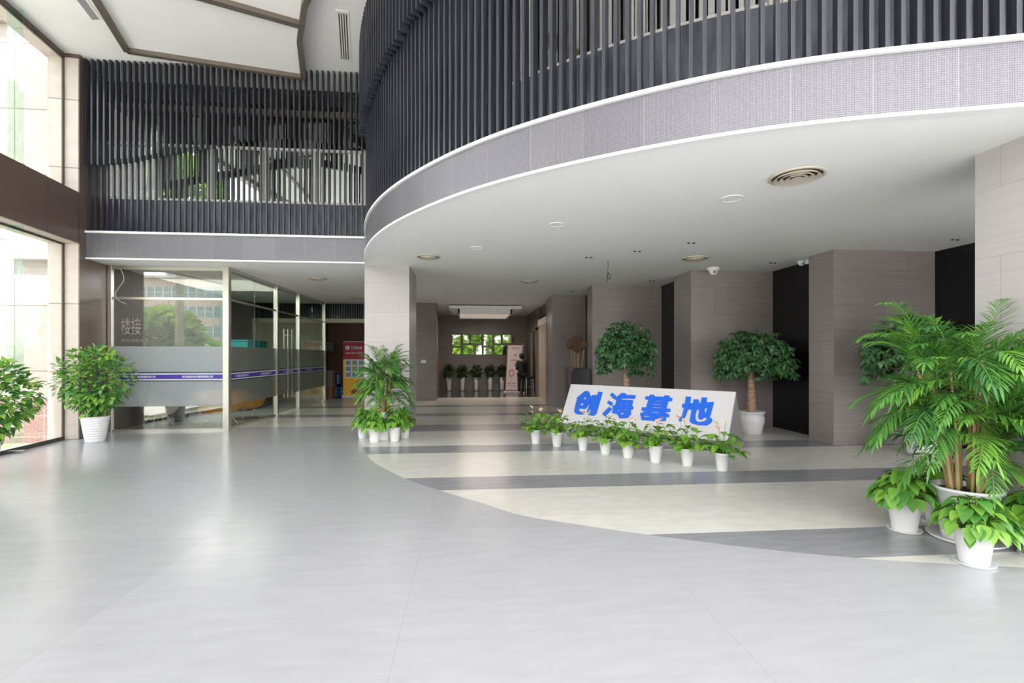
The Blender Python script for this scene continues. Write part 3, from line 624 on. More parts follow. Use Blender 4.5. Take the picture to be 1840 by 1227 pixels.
def jug(loc, lb):
    t = thing('water_bottle', lb, 'water bottle', loc, 0)
    g = MB(); g.lathe([(0, 0), (0.12, 0), (0.135, 0.02), (0.135, 0.11), (0.128, 0.12), (0.135, 0.13), (0.135, 0.24), (0.128, 0.25), (0.135, 0.26), (0.135, 0.36), (0.10, 0.42), (0.03, 0.44), (0.03, 0.47), (0, 0.47)], 20); g.build('bottle', 'jug', t, smooth=True)
    g = MB(); g.lathe([(0, 0.465), (0.035, 0.465), (0.035, 0.49), (0, 0.49)], 12); g.build('cap', 'jugc', t)
q = aty(603, 712, 19.5); jug((q.x, 19.5, 0), 'blue water bottle on the floor, left of the two, by the crates'); q = aty(612, 712, 19.6); jug((q.x+.06, 19.6, 0), 'blue water bottle on the floor next to the red banner')
jug((q.x-0.10, 19.55, 0.5), 'blue water bottle stacked on top of the two others')
M['crate'] = mat('red_brown_carton', (0.20, 0.07, 0.05), 0.7); M['carton'] = mat('grey_carton', (0.16, 0.12, 0.12), 0.7)
q = aty(591, 716, 18.8)
for k, (h, mt, lb) in enumerate(((0.42, 'crate', 'red-brown carton lowest in the stack behind the glass wall end'), (0.34, 'carton', 'grey carton in the middle of the stack behind the glass wall end'), (0.32, 'carton', 'grey carton on top of the stack behind the glass wall end'))):
    g = MB(); g.box((-0.17, -0.2, 0), (0.17, 0.2, h-0.006)); o = g.build('carton', mt, bevel=0.006); o.location = (q.x, 18.8, [0, 0.42, 0.76][k]); tag(o, lb, 'carton')
g = MB(); g.box((-0.16, -0.12, 0), (0.16, 0.12, 0.4)); q = aty(593, 632, 20.7); o = g.build('wall_box', 'bgrey', bevel=0.01); o.location = (q.x, 20.76, 1.8); tag(o, 'grey box fixed on the stair wall above the cartons', 'box')
g = MB(); g.bar((-2.9, 20.86, 3.2), (-5.2, 20.86, 1.1), 0.05, 0.07, up=(0, 1, 0)); o = g.build('handrail', 'black'); tag(o, 'dark diagonal rail on the brown stair wall', 'handrail')
t = thing('door_stop', 'small white door stop on the floor by the end of the glass wall', 'door stop', tuple(atz(580, 722)))
g = MB(); g.lathe([(0, 0), (0.1, 0), (0.1, 0.01), (0.03, 0.02), (0.03, 0.09), (0, 0.1)], 16); g.build('body', 'white', t, smooth=True)
# ================================================================== HALL
M['mirror'] = mat('mirror_glass', (0.66, 0.67, 0.60), 0.03, metal=1.0)
rects = [(207, 392, 316, 532), (207, 542, 316, 628), (328, 392, 412, 503), (424, 392, 557, 503), (328, 514, 466, 628), (478, 514, 558, 628), (572, 392, 684, 528), (572, 538, 684, 628), (697, 392, 780, 503), (792, 392, 928, 500), (697, 512, 833, 628), (848, 512, 900, 628)]
wh = ['leftmost tall tile of the upper row', 'leftmost tile of the lower row', 'second tile of the upper row from the left', 'third tile of the upper row, wide', 'second tile of the lower row, wide', 'third tile of the lower row, narrow', 'fourth tile of the upper row, tall', 'fourth tile of the lower row', 'fifth tile of the upper row, narrow', 'rightmost tile of the upper row, wide', 'fifth tile of the lower row, wide', 'last tile of the lower row behind the white banner']
for (x0, y0, x1, y1), lb in zip(rects, wh):
    a = aty(780+x0/6.457, 540+y1/6.457, 23.17); b = aty(780+x1/6.457, 540+y0/6.457, 23.17)
    t = thing('mirror', 'mirror on the hall back wall, '+lb, 'mirror', (a.x, 23.2, a.z), 0, 'mirror tiles on the hall back wall'); W_, H_ = b.x-a.x, b.z-a.z
    g = MB(); g.box((0, -0.02, 0), (W_, -0.001, H_)); g.build('backing', 'black', t)
    g = MB(); g.quad((0.02, -0.023, 0.02), (W_-0.02, -0.023, 0.02), (W_-0.04, -0.024, H_-0.02), (0.02, -0.024, H_-0.02)); g.build('glass', 'mirror', t)
def leafy(mb, rnd, n, c, R, sz, mats=3, droop=0.5, up0=0.3, prof=(0.0, 0.85, 1.0, 0.6, 0.0), shell=0.5, outk=1.0, wr=0.5, asp=None):
    for i in range(n):
        while True:
            v = Vector((rnd.uniform(-1, 1), rnd.uniform(-1, 1), rnd.uniform(-1, 1)))
            if shell < v.length < 1: break
        p = Vector((c[0]+v.x*R[0], c[1]+v.y*R[1], c[2]+v.z*R[2])); d = (v.normalized()*outk+Vector((rnd.uniform(-.6, .6), rnd.uniform(-.6, .6), rnd.uniform(-.4, .4)+up0))).normalized()
        s_ = sz*rnd.uniform(0.7, 1.25); mb.leaf(p, d, (rnd.uniform(-.5, .5), rnd.uniform(-.5, .5), 1), s_, s_*wr, droop=droop, mi=rnd.choice([0, 0, 1, 2] if mats == 3 else [0]), prof=prof)
def hall_plant(loc, seed, lb):
    t = thing('potted_plant', lb, 'potted plant', loc, seed*1.3, 'plants in tall white vases in the hall'); rnd = random.Random(seed)
    g = MB(); g.lathe([(0, 0), (0.08, 0), (0.095, 0.05), (0.105, 0.35), (0.13, 0.62), (0.12, 0.62), (0.10, 0.58), (0, 0.58)], 20); g.build('vase', 'whitepl', t, smooth=True)
    g = MB(); leafy(g, rnd, 170, (0, 0, 0.86), (0.20, 0.20, 0.25), 0.18, up0=0.5, shell=0.1, wr=0.35); g.build('foliage', M['dk'], t, smooth=True)
for k, (bx, lb) in enumerate(((806.6, 'dark green plant in tall white vase, first from the left in the hall'), (830.8, 'dark green plant in tall white vase, second from the left in the hall'), (855.6, 'dark green plant in tall white vase, middle one of the hall row'), (880.7, 'dark green plant in tall white vase, second from the right in the hall'), (902.3, 'dark green plant in tall white vase beside the white hall banner'))):
    q = aty(bx, 700, 22.6); hall_plant((q.x, 22.6, 0), k+1, lb)
M['prnt'] = mat('pale_pink_print', (0.62, 0.52, 0.53), 0.55); M['dred'] = mat('dull_red_print', (0.45, 0.12, 0.18), 0.55); M['grt'] = mat('grey_print', (0.20, 0.18, 0.19), 0.6)
t = thing('display_stand', 'pale pink standing banner leaning back in a steel frame in the hall', 'banner', (aty(922, 700, 21.4).x, 21.4, 0), -0.30)
g = MB(); g.box((-0.42, -0.10, 0), (0.34, 0.10, 0.06)); g.build('base', 'bwhite', t, bevel=0.01)
g = MB(); tl = 0.25
def bp(x, z, o=0): return (x+0.03*z, tl*z/2.2-0.006+o, z)
g.add([bp(-.34, .1), bp(.30, .1), bp(.30, 2.1), bp(-.34, 2.1), bp(-.34, .1, .01), bp(.30, .1, .01), bp(.30, 2.1, .01), bp(-.34, 2.1, .01)], [(0, 1, 2, 3), (7, 6, 5, 4), (0, 4, 5, 1), (1, 5, 6, 2), (2, 6, 7, 3), (3, 7, 4, 0)]); g.build('print', 'prnt', t)
g = MB(); g.tube([bp(-.36, .05, .02), bp(-.36, 2.18, .02), bp(.34, 2.18, .02), bp(.34, .05, .02)], 0.016, 8); g.build('frame', 'steel', t)
g = MB()
for (x, z, w_, h_) in ((-.0, 1.95, .35, .03), (.02, 1.62, .12, .06), (-.05, 1.40, .3, .05), (.05, 1.15, .10, .16), (-.2, .35, .06, .08), (0, .38, .2, .03), (0, .28, .25, .02)): g.add([bp(x-w_/2, z, -.003), bp(x+w_/2, z, -.003), bp(x+w_/2, z+h_, -.003), bp(x-w_/2, z+h_, -.003)], [(0, 1, 2, 3)])
g.build('grey_marks', 'grt', t)
g = MB()
for k in range(9):
    a = k*0.7; x, z = -0.12+0.10*math.cos(a), 0.85+0.14*math.sin(a); g.add([bp(x-.035, z-.035, -.003), bp(x+.035, z-.03, -.003), bp(x+.03, z+.035, -.003), bp(x-.03, z+.03, -.003)], [(0, 1, 2, 3)])
g.build('red_marks', 'dred', t)
# person seen from behind
M['skin'] = mat('skin', (0.45, 0.27, 0.20), 0.5); M['jacket'] = mat('dark_navy_jacket', (0.018, 0.018, 0.028), 0.8); M['trs'] = mat('black_trousers', (0.012, 0.012, 0.015), 0.85); M['hair'] = mat('black_hair', (0.012, 0.008, 0.007), 0.5); M['shoe'] = mat('pale_shoe', (0.45, 0.38, 0.34), 0.5)
def skin(name, verts, edges, radii, mt, parent=None, root=0, sub=2):
    me = bpy.data.meshes.new(name); me.from_pydata(verts, edges, []); o = bpy.data.objects.new(name, me); C.objects.link(o); me.materials.append(M[mt])
    md = o.modifiers.new('skin', 'SKIN'); md.use_smooth_shade = True
    me.skin_vertices if me.skin_vertices else None
    if not me.skin_vertices:
        bm = bmesh.new(); bm.from_mesh(me); bm.verts.layers.skin.verify(); bm.to_mesh(me); bm.free()
    for i, r_ in enumerate(radii):
        r_ = r_ if isinstance(r_, tuple) else (r_, r_); me.skin_vertices[0].data[i].radius = r_; me.skin_vertices[0].data[i].use_root = (i == root)
    s_ = o.modifiers.new('sub', 'SUBSURF'); s_.levels = sub; s_.render_levels = sub
    if parent: o.parent = parent
    return o
pq = atz(937, 707.5)
per = thing('person', 'person in dark jacket and black trousers standing with back turned, facing the banner', 'person', (pq.x, pq.y, 0), 0.15)
V_ = [(0, 0, .92), (0, .0, 1.08), (0, -.01, 1.22), (0, 0, 1.37), (0, .0, 1.45), (0, .01, 1.52), (0, .02, 1.60),
      (-.16, 0, 1.36), (-.20, -.02, 1.10), (-.16, .16, 1.02), (-.14, .22, 1.04), (.16, 0, 1.36), (.22, 0, 1.08), (.21, .06, .86), (.21, .08, .79),
      (-.09, 0, .85), (-.10, .0, .48), (-.11, -.02, .09), (-.12, .10, .04), (.09, 0, .85), (.11, .0, .48), (.12, -.02, .09), (.14, .10, .04)]
E_ = [(0, 1), (1, 2), (2, 3), (3, 4), (4, 5), (5, 6), (3, 7), (7, 8), (8, 9), (9, 10), (3, 11), (11, 12), (12, 13), (13, 14), (0, 15), (15, 16), (16, 17), (17, 18), (0, 19), (19, 20), (20, 21), (21, 22)]
R_ = [(.09, .07), (.10, .075), (.11, .08), (.12, .09), .05, .075, .085, .05, .04, .032, .03, .05, .04, .03, .03, .075, .055, .04, .03, .075, .055, .04, .03]
skin('body', V_, E_, R_, 'skin', per)
JV = [(0, 0, .88), (0, 0, 1.08), (0, -.01, 1.25), (0, 0, 1.38), (-.15, 0, 1.37), (-.21, -.02, 1.10), (-.165, .14, 1.03), (.15, 0, 1.37), (.225, 0, 1.08), (.215, .05, .90)]
skin('jacket', [(x, y, z-(.06 if i == 0 else 0)) for i, (x, y, z) in enumerate(JV)], [(0, 1), (1, 2), (2, 3), (3, 4), (4, 5), (5, 6), (3, 7), (7, 8), (8, 9)], [(.18, .15), (.17, .14), (.18, .14), (.14, .115), .08, .062, .05, .08, .062, .05], 'jacket', per)
skin('trousers', [(0, 0, .90), (-.09, 0, .82), (-.10, 0, .48), (-.11, -.02, .10), (.09, 0, .82), (.11, 0, .48), (.12, -.02, .10)], [(0, 1), (1, 2), (2, 3), (0, 4), (4, 5), (5, 6)], [(.14, .12), .105, .075, .065, .105, .075, .065], 'trs', per)
g = MB(); g.lathe([(0, -.13), (.06, -.11), (.095, -.05), (.105, .02), (.09, .08), (.05, .115), (0, .125)], 16, c=(0, -.012, 1.605)); g.build('hair', 'hair', per, smooth=True)
for sx_ in (-1, 1):
    g = MB(); g.lathe([(0, 0), (.045, 0), (.048, .03), (.035, .07), (0, .08)], 12, c=(0, 0, 0)); g.v = [(v[0]+sx_*.125, v[1]*2.6+.04, v[2]) for v in g.v]; g.build('shoe', 'shoe', per, smooth=True)
t = thing('shoulder_bag', "black bag held at the person's right side in the hall", 'bag', (pq.x+0.27, pq.y-0.02, 0.55))
g = MB(); g.box((-0.05, -0.14, 0), (0.05, 0.14, 0.24)); g.build('body', 'trs', t, bevel=0.02)
g = MB(); g.tube([(0, -.08, .23), (0, -.05, .30), (0, .05, .30), (0, .08, .23)], 0.008, 6); g.build('handle', 'trs', t)
q = atz(951, 709.5)
t = thing('chrome_stool', 'black-seated stool with chrome legs beside the person', 'stool', (q.x, q.y, 0), 0.1)
g = MB(); g.box((-.16, -.16, .68), (.16, .16, .76)); g.build('seat', 'trs', t, bevel=0.02)
for a, b in ((-1, -1), (1, -1), (1, 1), (-1, 1)):
    g = MB(); g.tube([(a*.13, b*.13, .69), (a*.16, b*.16, 0)], 0.013, 8); g.build('leg', 'steel', t)
g = MB(); g.tube([(-.145, -.145, .33), (.145, -.145, .33), (.145, .145, .33), (-.145, .145, .33), (-.145, -.145, .33)], 0.009, 6); g.build('foot_ring', 'steel', t)
# tiered ceiling tray
t = thing('tiered_ceiling_light', 'white two-tier rectangular tray light on the hall ceiling', 'ceiling light', (0, 0, 0))
a = aty(807, 551, 18); b = aty(937, 551, 18)
g = MB(); g.box((a.x, 18, 3.37), (b.x, 20.8, 3.48)); g.build('upper_tier', 'white', t)
a = aty(823, 560, 18.1); b = aty(920, 560, 18.1)
g = MB(); g.box((a.x, 18.1, 3.18), (b.x, 18.16, 3.37)); g.box((a.x, 20.4, 3.18), (b.x, 20.46, 3.37)); g.box((a.x, 18.1, 3.18), (a.x+.06, 20.4, 3.37)); g.box((b.x-.06, 18.1, 3.18), (b.x, 20.4, 3.37)); g.build('lower_tier', 'white', t)
g = MB(); g.box((a.x+.06, 18.16, 3.22), (b.x-.06, 20.4, 3.24)); g.build('diffuser', mat('tray_diffuser_glow', (0.7, 0.66, 0.6), 0.6, emit=(1, .86, .74), es=0.12), t)
hd = bpy.data.lights.new('tray_light', 'AREA'); hd.shape = 'RECTANGLE'; hd.size = b.x-a.x-.2; hd.size_y = 2.1; hd.energy = 26; hd.color = (1, .84, .72); ho = bpy.data.objects.new('tray_light', hd); ho.location = ((a.x+b.x)/2, 19.3, 3.17); C.objects.link(ho)
# dried pods in a dark planter
M['pod'] = mat('brown_dried_pod', (0.09, 0.045, 0.03), 0.8); speckle(M['pod'], (0.05, 0.02, 0.015), (0.17, 0.09, 0.06), coord='Object', nscale=40, bump=0.5); M['stalk'] = mat('straw_stalk', (0.35, 0.24, 0.11), 0.7); M['planter'] = mat('dark_planter', (0.018, 0.018, 0.028), 0.3); M['plwood'] = mat('brown_planter_side', (0.12, 0.085, 0.08), 0.6)
YP = 12.9; q = aty(1037, 660, YP)
t = thing('planter_of_dried_pods', 'black planter of dried brown pods on straw stalks behind the sign', 'planter', (q.x+0.03, YP, 0))
g = MB(); g.box((-0.26, -0.26, 0), (0.26, 0.26, 1.27)); g.build('planter', 'planter', t, bevel=0.012)
g = MB(); g.box((-0.31, -0.30, 1.20), (-0.2, 0.30, 1.29)); g.box((-0.30, -0.27, 0), (-0.262, 0.27, 1.2)); g.build('side_board', 'plwood', t, bevel=0.01)
rnd = random.Random(5)
for k, (x, z, h, wd) in enumerate(((-.20, 1.80, .30, .11), (-.09, 1.76, .40, .11), (.01, 1.98, .20, .12), (.05, 1.74, .38, .12), (.16, 1.80, .26, .11), (-.02, 1.70, .34, .10))):
    g = MB(); y = rnd.uniform(-.12, .1); g.tube([(x*.7, y, 1.26), (x, y, z)], 0.014, 6); s_ = g.build('stalk', 'stalk', t)
    g = MB(); g.lathe([(0, 0), (wd*.6, .02), (wd, h*.35), (wd*.95, h*.8), (wd*.6, h), (0, h*.98)], 12, c=(x, y, z-.03)); g.build('pod', 'pod', s_, smooth=False)
g = MB(); g.box((-0.2, -0.2, 1.26), (0.2, 0.2, 1.275)); g.build('soil', 'soil', t)
# ================================================================== CEILING FITTINGS
def diffuser(px, py, dia, lb):
    p = atz(px, py, ZS); t = thing('round_air_diffuser', lb, 'air vent', (p.x, p.y, ZS), 0, 'round cream air diffusers'); R = dia/2
    g = MB(); g.lathe([(R, 0.001), (R, -0.012), (R*.88, -0.016), (R*.86, 0.0)], 40); g.build('rim', 'grille', t, smooth=True)
    g = MB(); g.lathe([(R*.86, -0.002), (0, -0.002)], 32); g.build('dark_throat', 'gdark', t)
    for k in range(3):
        ro, ri = R*(0.82-0.21*k), R*(0.70-0.21*k); g = MB(); g.lathe([(ri, -0.004), (ro, -0.034), (ro*.985, -0.036), (ri*.97, -0.007)], 40); g.build('ring', 'grille', t, smooth=True)
    g = MB(); g.lathe([(R*.10, -0.004), (R*.20, -0.034), (0, -0.036)], 24); g.build('centre_cone', 'grille', t)
diffuser(1432, 316, .55, 'largest cream round air diffuser, on the soffit at right nearest the viewer'); diffuser(770, 461, .46, 'cream round air diffuser on the soffit just right of the column'); diffuser(951, 505, .48, 'cream round air diffuser in the middle of the soffit towards the hall')
diffuser(1249, 464, .52, 'cream round air diffuser on the soffit beside the larger dome camera'); diffuser(571, 500, .46, 'cream round air diffuser on the soffit left of the column, nearer one'); diffuser(643, 535, .46, 'cream round air diffuser on the soffit at the column edge, farther one')
def speaker(px, py, dia, lb):
    p = atz(px, py, ZS); t = thing('ceiling_speaker', lb, 'ceiling speaker', (p.x, p.y, ZS), 0, 'flat white ceiling speakers'); R = dia/2
    g = MB(); g.lathe([(R, 0), (R, -0.010), (R*.88, -0.014), (R*.86, -0.006)], 32); g.build('rim', 'white', t, smooth=True)
    g = MB(); g.lathe([(R*.86, -0.007), (0, -0.007)], 32); g.build('grille', 'soffit', t)
speaker(1315, 356, .27, 'flat white round speaker on the soffit near the largest diffuser'); speaker(1001, 403, .24, 'flat white round speaker in the middle of the curved soffit'); speaker(856, 445, .25, 'flat white round speaker on the soffit right of the column diffuser'); speaker(880, 514, .2, 'flat white round speaker on the soffit towards the hall')
for (px, py, lb) in ((1242, 436, 'pair of spring clips on the soffit above the diffuser by the cameras'), (1145, 451, 'pair of spring clips on the soffit above the left foot of the sign tree'), (1058, 462, 'pair of spring clips on the soffit left of the hanging cable'), (1389, 472, 'pair of spring clips on the soffit left of the small camera'), (1716, 430, 'pair of spring clips on the soffit at far right'), (1172, 504, 'pair of spring clips on the soffit above the first black panel'), (1029, 523, 'pair of spring clips on the soffit above the dried pods')):
    p = atz(px, py, ZS); t = thing('spring_clips', lb, 'light clip', (p.x, p.y, ZS), 0, 'small pairs of clips left in the soffit')
    for k in (-1, 1):
        g = MB(); g.box((k*.045-.02, -.01, -.018), (k*.045+.02, .01, 0)); g.build('clip', 'gdark', t)
def dome(px, py, s_, lb):
    p = atz(px, py, ZS); t = thing('dome_camera', lb, 'security camera', (p.x, p.y, ZS)); 
    g = MB(); g.lathe([(s_*1.1, 0), (s_*1.1, -s_*.35), (s_*.95, -s_*.55), (0, -s_*.55)], 24); g.build('housing', 'white', t, smooth=True)
    g = MB(); g.lathe([(s_*.8, -s_*.5), (s_*.78, -s_*.9), (s_*.5, -s_*1.3), (0, -s_*1.4)], 24); g.build('dome', 'white', t, smooth=True)
    g = MB(); g.lathe([(0, 0), (s_*.28, 0), (s_*.2, .02), (0, .02)], 16); g.v = [(v[0]-s_*.15, -v[2]-s_*.66, v[1]-s_*.85) for v in g.v]; g.build('lens', 'signside', t)
dome(1282, 481, .115, 'larger white dome camera under the soffit above the second pilaster'); dome(1440, 469, .07, 'smaller white dome camera beside the black panel top')
p = atz(1452, 466, ZS); g = MB(); g.box((-.03, -.05, -.09), (.03, .05, 0)); o = g.build('camera_bracket', 'white', bevel=.008); o.location = p; tag(o, 'small white bracket box at the pilaster top beside the small camera', 'bracket')
M['cable'] = mat('dark_cable', (0.05, 0.05, 0.05), .6); M['wcable'] = mat('grey_cable', (0.45, 0.45, 0.43), .5)
def cable(name, lb, pix, Y, r_, mt):
    p0 = aty(pix[0][0], pix[0][1], Y); pts = catmull([aty(a, b, Y) for a, b in pix], 5); g = MB(); g.tube([q-p0 for q in pts], r_, 6); o = g.build(name, mt, smooth=True); o.location = p0; tag(o, lb, 'cable')
Yc = atz(1092, 468.5, ZS).y
cable('hanging_cable', 'dark looped cable hanging from the soffit above the first tree', [(1092, 468.5), (1093, 478), (1091, 488), (1096, 493), (1097, 499), (1093, 501), (1090, 497), (1093, 491), (1091, 503), (1090, 508)], Yc, 0.006, 'cable')
cable('hanging_cable', 'pale cable hanging in a curve from the soffit in front of the meeting room glass', [(212, 476.8), (220, 490), (222, 504), (214, 516), (208, 526), (210, 537), (219, 543), (227, 546)], 10.85, 0.008, 'wcable')
# linear grilles in the high ceiling
def lin(quad, n, lb):
    P4 = [atz(a, b, ZC) for a, b in quad]; c = sum(P4, Vector())/4; u = ((P4[1]-P4[0])+(P4[2]-P4[3]))/2; v = ((P4[3]-P4[0])+(P4[2]-P4[1]))/2
    t = thing('linear_ceiling_grille', lb, 'air vent', (c.x, c.y, ZC)); 
    def q(a, b, z): r = u*(a-.5)+v*(b-.5); return (r.x, r.y, z)
    g = MB(); g.add([q(0, 0, -.01), q(1, 0, -.01), q(1, 1, -.01), q(0, 1, -.01), q(0, 0, 0), q(1, 0, 0), q(1, 1, 0), q(0, 1, 0)], [(0, 1, 2, 3), (0, 4, 5, 1), (1, 5, 6, 2), (2, 6, 7, 3), (3, 7, 4, 0)]); g.build('frame', 'ceil', t)
    for k in range(n):
        a = .22+.56*k/(n-1); g = MB(); g.add([q(a-.045, .04, -.013), q(a+.045, .04, -.013), q(a+.045, .96, -.013), q(a-.045, .96, -.013)], [(0, 1, 2, 3)]); g.build('slot', 'gdark' if n < 6 else 'signside', t)
lin([(603.5, 17.5), (627, 20), (631, 110), (609.5, 107)], 4, 'long slotted grille in the high ceiling between the raft and the curved screen')
lin([(128, -8), (150, -12), (184, 37), (163, 35)], 7, 'pale slotted grille in the high ceiling left of the raft')
# small plates
q = aty(761, 649.5, 17.58); g = MB(); g.box((-.09, -.012, -.05), (.09, 0, .05)); o = g.build('wall_sign_plate', 'white', bevel=.003); o.location = q; tag(o, 'small white plate on the hall pilaster behind the palm', 'plate')
q = aty(671, 726, 10.45); g = MB(); g.box((-.045, -.012, -.045), (.045, 0, .045)); o = g.build('wall_socket', 'white', bevel=.003); o.location = q; tag(o, 'white square socket low on the column behind the palm', 'socket')
q = atx(742, 545, -1.27)
# ================================================================== SIGN
TR = Vector((4.476, 7.785, 1.0)); TL = Vector((2.189, 10.277, 1.0)); nx = Vector((-0.737, -0.676, 0)); ux = (TR-TL).normalized(); LN = (TR-TL).length
BL = TL+nx*0.40; BL.z = 0.21; BR = TR+nx*0.40; BR.z = 0.21
fn_n = ux.cross(TL-BL).normalized(); fn_n = fn_n if fn_n.dot(nx) > 0 else -fn_n
t = thing('sign_board', 'long white slanted sign board with big blue Chinese characters behind the flower pots', 'sign', (BL.x, BL.y, 0)); O2 = Vector((BL.x, BL.y, 0))
def sb(mb, name, mt, **k): mb.v = [(v[0]-O2.x, v[1]-O2.y, v[2]) for v in mb.v]; return mb.build(name, mt, t, **k)
g = MB(); f_ = [BL, BR, TR, TL]; bk = [p-fn_n*0.035 for p in f_]; g.add([*f_, *bk], [(0, 1, 2, 3), (7, 6, 5, 4), (0, 4, 5, 1), (1, 5, 6, 2), (2, 6, 7, 3), (3, 7, 4, 0)]); sb(g, 'front_panel', 'sign')
g = MB(); i0 = 0.03
def pt(s_, o, z): q = TL+ux*s_+nx*o; return (q.x, q.y, z)
sec = [(0.30, 0.0), (0.30, 0.20), (0.33, 0.22), (-0.01, 0.955), (-0.05, 0.955), (-0.50, 0.0)]
vs = [pt(i0, o, z) for o, z in sec]+[pt(LN-i0*.3, o, z) for o, z in sec]; n_ = len(sec)
g.add(vs, [tuple(range(n_)), tuple(range(n_, 2*n_))[::-1]]+[(i, n_+i, n_+(i+1) % n_, (i+1) % n_) for i in range(n_)]); sb(g, 'stand', 'signside')
def onboard(px, py):
    d = ray(px, py); o = Vector((0, 0, EYE)); k = (BL-o).dot(fn_n)/d.dot(fn_n); return o+d*k
A_ = lambda x, y: onboard(1010+x/11.5, 680+y/11.5)+fn_n*0.002
B_ = lambda x, y: onboard(1140+x/11.5, 690+y/11.5)+fn_n*0.002
def glyph(fn, parts_, name):
    g = MB()
    for outer, holes in parts_: g.poly3(outer, holes, fn, 0.018, fn_n)
    sb(g, name, 'blue')
glyph(A_, [([(480, 265), (555, 268), (610, 400), (585, 470), (540, 560), (520, 590), (480, 635), (430, 628), (365, 620), (352, 665), (400, 690), (460, 700), (450, 740), (360, 746), (295, 735), (262, 700), (258, 670), (300, 480), (318, 440), (303, 410)], [[(485, 378), (428, 432), (508, 430)], [(395, 510), (450, 515), (440, 562), (385, 555)]]),
           ([(755, 275), (840, 285), (720, 700), (700, 740), (670, 768), (600, 770), (530, 745), (520, 700), (530, 640), (545, 625), (625, 350), (735, 345)], [[(540, 650), (612, 655), (605, 680), (535, 678)]])], 'character_chuang')
glyph(A_, [([(1050, 300), (1125, 370), (1070, 425), (995, 345)], []), ([(975, 460), (1060, 515), (1010, 570), (935, 510)], []), ([(980, 590), (1040, 630), (890, 790), (835, 735)], []),
           ([(1235, 305), (1315, 310), (1330, 345), (1525, 350), (1505, 420), (1240, 418), (1225, 440), (1470, 452), (1450, 575), (1475, 580), (1470, 640), (1430, 645), (1420, 700), (1435, 745), (1405, 760), (1380, 800), (1340, 822), (1190, 825), (1150, 745), (1035, 715), (1062, 635), (1040, 565), (1100, 555), (1130, 460), (1085, 430)],
            [[(1200, 550), (1215, 512), (1238, 552)], [(1312, 522), (1355, 520), (1340, 556)], [(1150, 662), (1175, 630), (1192, 672)], [(1278, 640), (1322, 640), (1312, 680)], [(1230, 705), (1280, 715), (1270, 750), (1215, 745)]])], 'character_hai')
glyph(B_, [([(320, 225), (415, 230), (420, 265), (620, 270), (625, 240), (725, 245), (725, 282), (785, 295), (775, 355), (708, 355), (662, 510), (745, 518), (740, 580), (632, 580), (725, 640), (715, 688), (655, 680), (650, 765), (440, 770), (150, 745), (140, 690), (120, 610), (222, 572), (150, 545), (160, 485), (245, 490), (295, 330), (230, 320), (238, 260), (315, 262)],
            [[(412, 345), (588, 352), (580, 364), (410, 357)], [(390, 415), (565, 422), (558, 436), (385, 428)], [(375, 480), (552, 490), (545, 505), (365, 496)], [(345, 608), (385, 572), (480, 580), (525, 620), (490, 615), (465, 594), (400, 590), (368, 612)], [(215, 657), (350, 682), (345, 690), (185, 682)], [(468, 697), (590, 672), (602, 688), (500, 704)]])], 'character_ji')
glyph(B_, [([(1070, 265), (1170, 270), (1155, 400), (1208, 408), (1235, 320), (1330, 325), (1330, 385), (1375, 395), (1400, 280), (1502, 285), (1492, 388), (1645, 376), (1575, 640), (1550, 688), (1600, 712), (1610, 750), (1585, 800), (1500, 860), (1320, 852), (1185, 815), (1142, 770), (1190, 545), (1115, 520), (1060, 665), (1000, 770), (920, 765), (925, 680), (985, 680), (1028, 495), (985, 488), (1000, 410), (1048, 412)],
            [[(1330, 512), (1290, 540), (1262, 640), (1262, 720), (1290, 778), (1370, 790), (1470, 765), (1512, 712), (1440, 695), (1400, 735), (1345, 735), (1318, 680), (1338, 590)], [(1462, 502), (1510, 490), (1490, 590), (1450, 588)]])], 'character_di')
